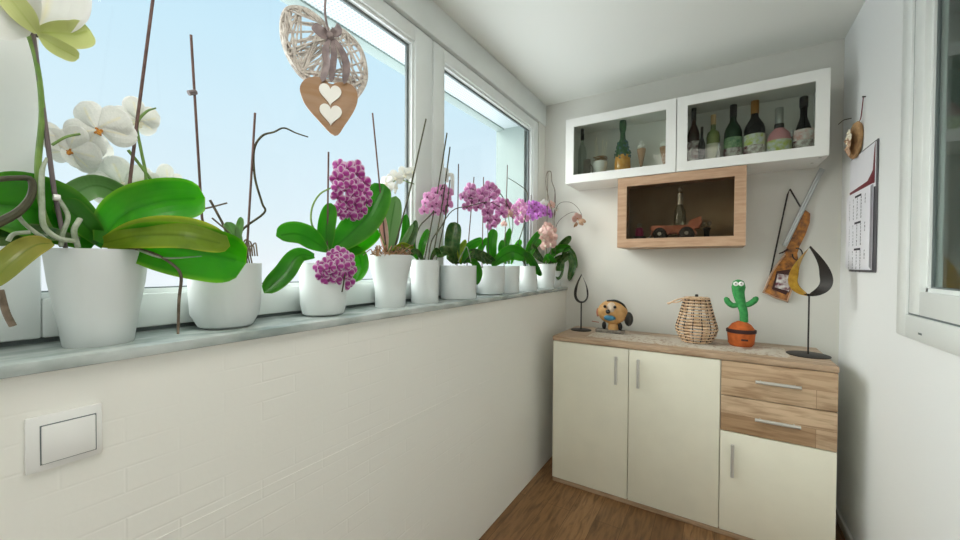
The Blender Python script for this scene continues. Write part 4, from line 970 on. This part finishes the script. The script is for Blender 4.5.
# --- 5: pink orchid, many dark stems
e_ = Orchid(425, -1.045, 260, 29, 27, 'pale pink orchid with many dark crossing stems in slim white pot', 'vase')
e_.stake([(424, 262, 0), (437, 195, 0), (447, 133, 0)], .0030, 'dark_stem'); e_.stake([(432, 262, .01), (443, 200, .01), (450, 147, .01)], .003, 'dark_stem'); e_.stake([(436, 262, .02), (446, 215, .02), (450, 180, .02)], .0025, 'dark_stem')
e_.stem([(418, 262, 0), (415, 243, 0), (420, 226, 0), (433, 212, 0), (439, 194, 0), (443, 185, 0)], .003, 'dark_stem'); e_.stem([(428, 262, 0), (432, 240, 0), (444, 222, 0), (446, 205, 0)], .003, 'dark_stem')
e_.stem([(436, 235, .03), (452, 211, .04), (470, 206, .05), (489, 202, .05), (500, 207, .05)], .0022, 'dark_stem')
e_.leaf([(418, 260, 0), (412, 248, .01), (411, 232, .01)], 8, 'leaf_green', .3); e_.leaf([(421, 260, 0), (422, 245, .01), (428, 229, .01)], 9, 'leaf_green', .2); e_.leaf([(430, 260, 0), (436, 250, .02), (441, 256, .03)], 8, 'leaf_dark', .6); e_.leaf([(424, 261, .02), (416, 252, .03), (408, 256, .03)], 8, 'leaf_dark', .4)
cluster(e_, [(422, 200), (430, 193), (445, 188), (452, 198), (450, 208), (436, 214), (424, 212)], 15, 11, 'petal_pink', 'lip_purple', (-.02, .02))

# --- 6: variegated leaves
f_ = Orchid(458.5, -1.04, 265.5, 36, 35.5, 'orchid with dark blotched leaves and thin stakes in wide cylindrical pot', 'cyl')
f_.leaf([(457, 264, 0), (452, 246, .01), (455, 222, .01)], 19, 'leaf_dark', .1, tip=.6, blunt=.9); f_.leaf([(454, 263, 0), (446, 252, .02), (437, 257, .03)], 14, 'leaf_dark', .4); f_.leaf([(460, 264, 0), (468, 248, .01), (482, 239, .01)], 12, 'leaf_green', .4)
f_.leaf([(463, 263, 0), (474, 254, .02), (495, 262, .02)], 14, 'leaf_dark', .2); f_.leaf([(466, 261, .02), (474, 262, .04), (479, 272, .04), (477, 285, .04)], 9, 'leaf_green', .2); f_.leaf([(460, 263, .02), (460, 250, .03), (466, 240, .03)], 8, 'leaf_olive', .5)
f_.stake([(457, 266, 0), (458.5, 164, 0)], .0026); f_.stake([(467, 266, .01), (469, 235, 0), (474, 177, 0)], .0026)
f_.stem([(458, 262, .03), (463, 252, .04), (467, 247, .04), (471, 262, .04)], .002, 'root', 'aerial_root')
# --- 7: mauve orchid
g = Orchid(490, -1.04, 266, 30, 27, 'mauve orchid with largest spray of blooms in wide white pot', 'round')
g.leaf([(494, 264, 0), (491, 246, .01), (494, 229, .01)], 13, 'leaf_green', .2, tip=.5, blunt=.9); g.leaf([(492, 266, .02), (504, 255, .04), (515, 252, .05), (526, 258, .05)], 18, 'leaf_green', .2, tip=.5, blunt=.9); g.leaf([(484, 264, 0), (480, 250, 0), (487, 238, 0)], 8, 'leaf_green', .4); g.leaf([(488, 264, .02), (480, 256, .03), (470, 262, .03)], 9, 'leaf_dark', .4)
g.stake([(482, 268, 0), (483.5, 177, 0)], .0026); g.stem([(489, 264, 0), (488, 240, 0), (487, 215, 0), (480, 200, 0), (468, 198, 0)], .0025, 'dark_stem'); g.stem([(497, 264, 0), (512, 232, 0), (510, 210, 0), (498, 190, 0)], .0025, 'dark_stem')
cluster(g, [(461, 192), (468, 187), (481, 190), (488, 186), (496, 192), (503, 200), (512, 212), (508, 220), (494, 222), (492, 228), (484, 224), (478, 210), (464, 206)], 21, 12.5, 'petal_mauve', 'lip_purple', (-.02, .04), .5)
# --- 8
h_ = Orchid(508, -1.03, 266, 24, 22, 'small-leaved orchid in plain pot half hidden behind the mauve one', 'taper')
h_.leaf([(509, 264, 0), (506, 246, 0), (510, 228, 0)], 8, 'leaf_green', .2); h_.leaf([(511, 264, 0), (516, 248, 0), (521, 240, 0)], 8, 'leaf_bright', .3); h_.leaf([(506, 264, 0), (501, 250, 0), (503, 240, 0)], 8, 'leaf_green', .3)
h_.stake([(504, 268, 0), (507.5, 165, 0)], .0026); h_.flower(509, 214, 9, 'petal_blush', .0, .3, .2, 0, 'lip_yellow'); h_.flower(504, 224, 7, 'petal_blush', .0, -.3, .2, 0, 'lip_yellow')
h_.stem([(508, 264, 0), (511, 240, 0), (508, 214, 0)], .002)
# --- 9
i_ = Orchid(527, -1.02, 266, 17, 21, 'violet-pink orchid in white pot that widens towards its foot', 'flare')
i_.leaf([(527, 264, 0), (530, 246, .01), (540, 231, .01)], 9, 'leaf_green', .3); i_.leaf([(528, 262, .01), (532, 248, .02), (541, 240, .02)], 9, 'leaf_green', .1); i_.leaf([(522, 250, .04), (530, 258, .05), (541, 276, .05)], 10, 'leaf_green', .3); i_.leaf([(525, 264, 0), (520, 250, 0), (514, 246, 0)], 8, 'leaf_dark', .3)
i_.stem([(526, 266, 0), (517, 250, 0), (523, 228, 0), (527, 205, 0), (527, 192, 0), (518, 184, 0), (508, 178, 0)], [.003, .003, .003, .003, .003, .0022, .0018], 'dark_stem'); i_.stake([(530, 268, 0), (531, 195, 0)], .0026, 'stake_grey')
cluster(i_, [(512, 208), (520, 202), (526, 208), (524, 222), (514, 222)], 8, 10, 'petal_pink', 'lip_white', (-.02, .02)); cluster(i_, [(525, 206), (534, 203), (548, 205), (549, 214), (538, 219), (527, 217)], 13, 9, 'petal_violet', 'lip_purple', (-.02, .02))
# --- 10
j_ = Orchid(546, -1.0, 264, 20, 16, 'blush pink orchid with stems looped around a tall stake', 'taper')
j_.leaf([(545, 263, 0), (536, 254, .01), (532, 244, .01)], 9, 'leaf_dark', .3); j_.leaf([(546, 263, 0), (556, 250, .01), (571, 247, .01)], 10, 'leaf_green', .2, blunt=.9); j_.leaf([(548, 263, 0), (560, 258, .02), (568, 259, .03)], 9, 'leaf_dark', .4); j_.leaf([(553, 256, -.01), (562, 245, -.01), (571, 236, -.01)], 9, 'leaf_dark', .2)
j_.leaf([(543, 262, .02), (548, 256, .03), (556, 262, .03)], 7, 'leaf_green', .5)
j_.stake([(546, 268, 0), (548, 171, 0)], .003, 'dry_stem'); j_.stake([(553, 268, 0), (555, 190, 0)], .0028, 'stake')
j_.stem([(550, 262, 0), (553, 220, 0), (549, 200, 0), (546, 184, 0), (547, 173, 0), (551, 172, 0), (552, 182, 0), (555, 192, 0), (555, 215, 0)],   .003, 'dry_stem')
cluster(j_, [(541, 232), (547, 226), (553, 230), (554, 242), (546, 247), (541, 241)], 9, 11, 'petal_blush', 'lip_white', (.0, .03)); j_.flower(551, 205, 9, 'petal_blush', 0, .2, .1, .1, 'lip_yellow'); j_.flower(544, 203, 8, 'petal_white', 0, .2, .1, .1, 'lip_yellow'); j_.flower(556, 210, 8, 'petal_white', 0, .9, .1, .1, 'lip_yellow')
# --- 11
k_ = Orchid(556, -.985, 271, 11, 9, 'orchid with drooping dark leaves in smallest pot at the right end of the sill', 'taper')
k_.leaf([(556, 270, 0), (561, 262, .02), (560, 272, .03), (558, 280, .03)], 9, 'leaf_dark', .2, blunt=.9); k_.leaf([(557, 269, 0), (568, 256, .02), (573, 264, .03), (569, 281, .03)], 9, 'leaf_dark', .2, blunt=.9); k_.leaf([(558, 268, .0), (566, 250, .0), (573, 254, .01), (577, 268, .01)], 7, 'leaf_dark', .4)
k_.stem([(556, 270, 0), (555, 240, 0), (557, 224, .0), (566, 215, 0), (575, 212, 0), (580, 216, 0)], .0018, 'dry_stem'); k_.stem([(556, 262, 0), (554, 225, 0), (558, 205, 0), (569, 202, 0), (577, 207, 0), (582, 215, 0)], .0018, 'dry_stem')
k_.flower(577, 218, 11, 'petal_blush', .01, .4, .2, .2, 'lip_yellow'); k_.flower(582, 222, 8, 'petal_dry', .01, -.3, .4, .8, 'lip_yellow'); k_.flower(576, 225, 6, 'petal_dry', .01, .9, .4, .3, 'lip_yellow')
for pr in PROTO.values():
    for q in pr: bpy.data.objects.remove(q)
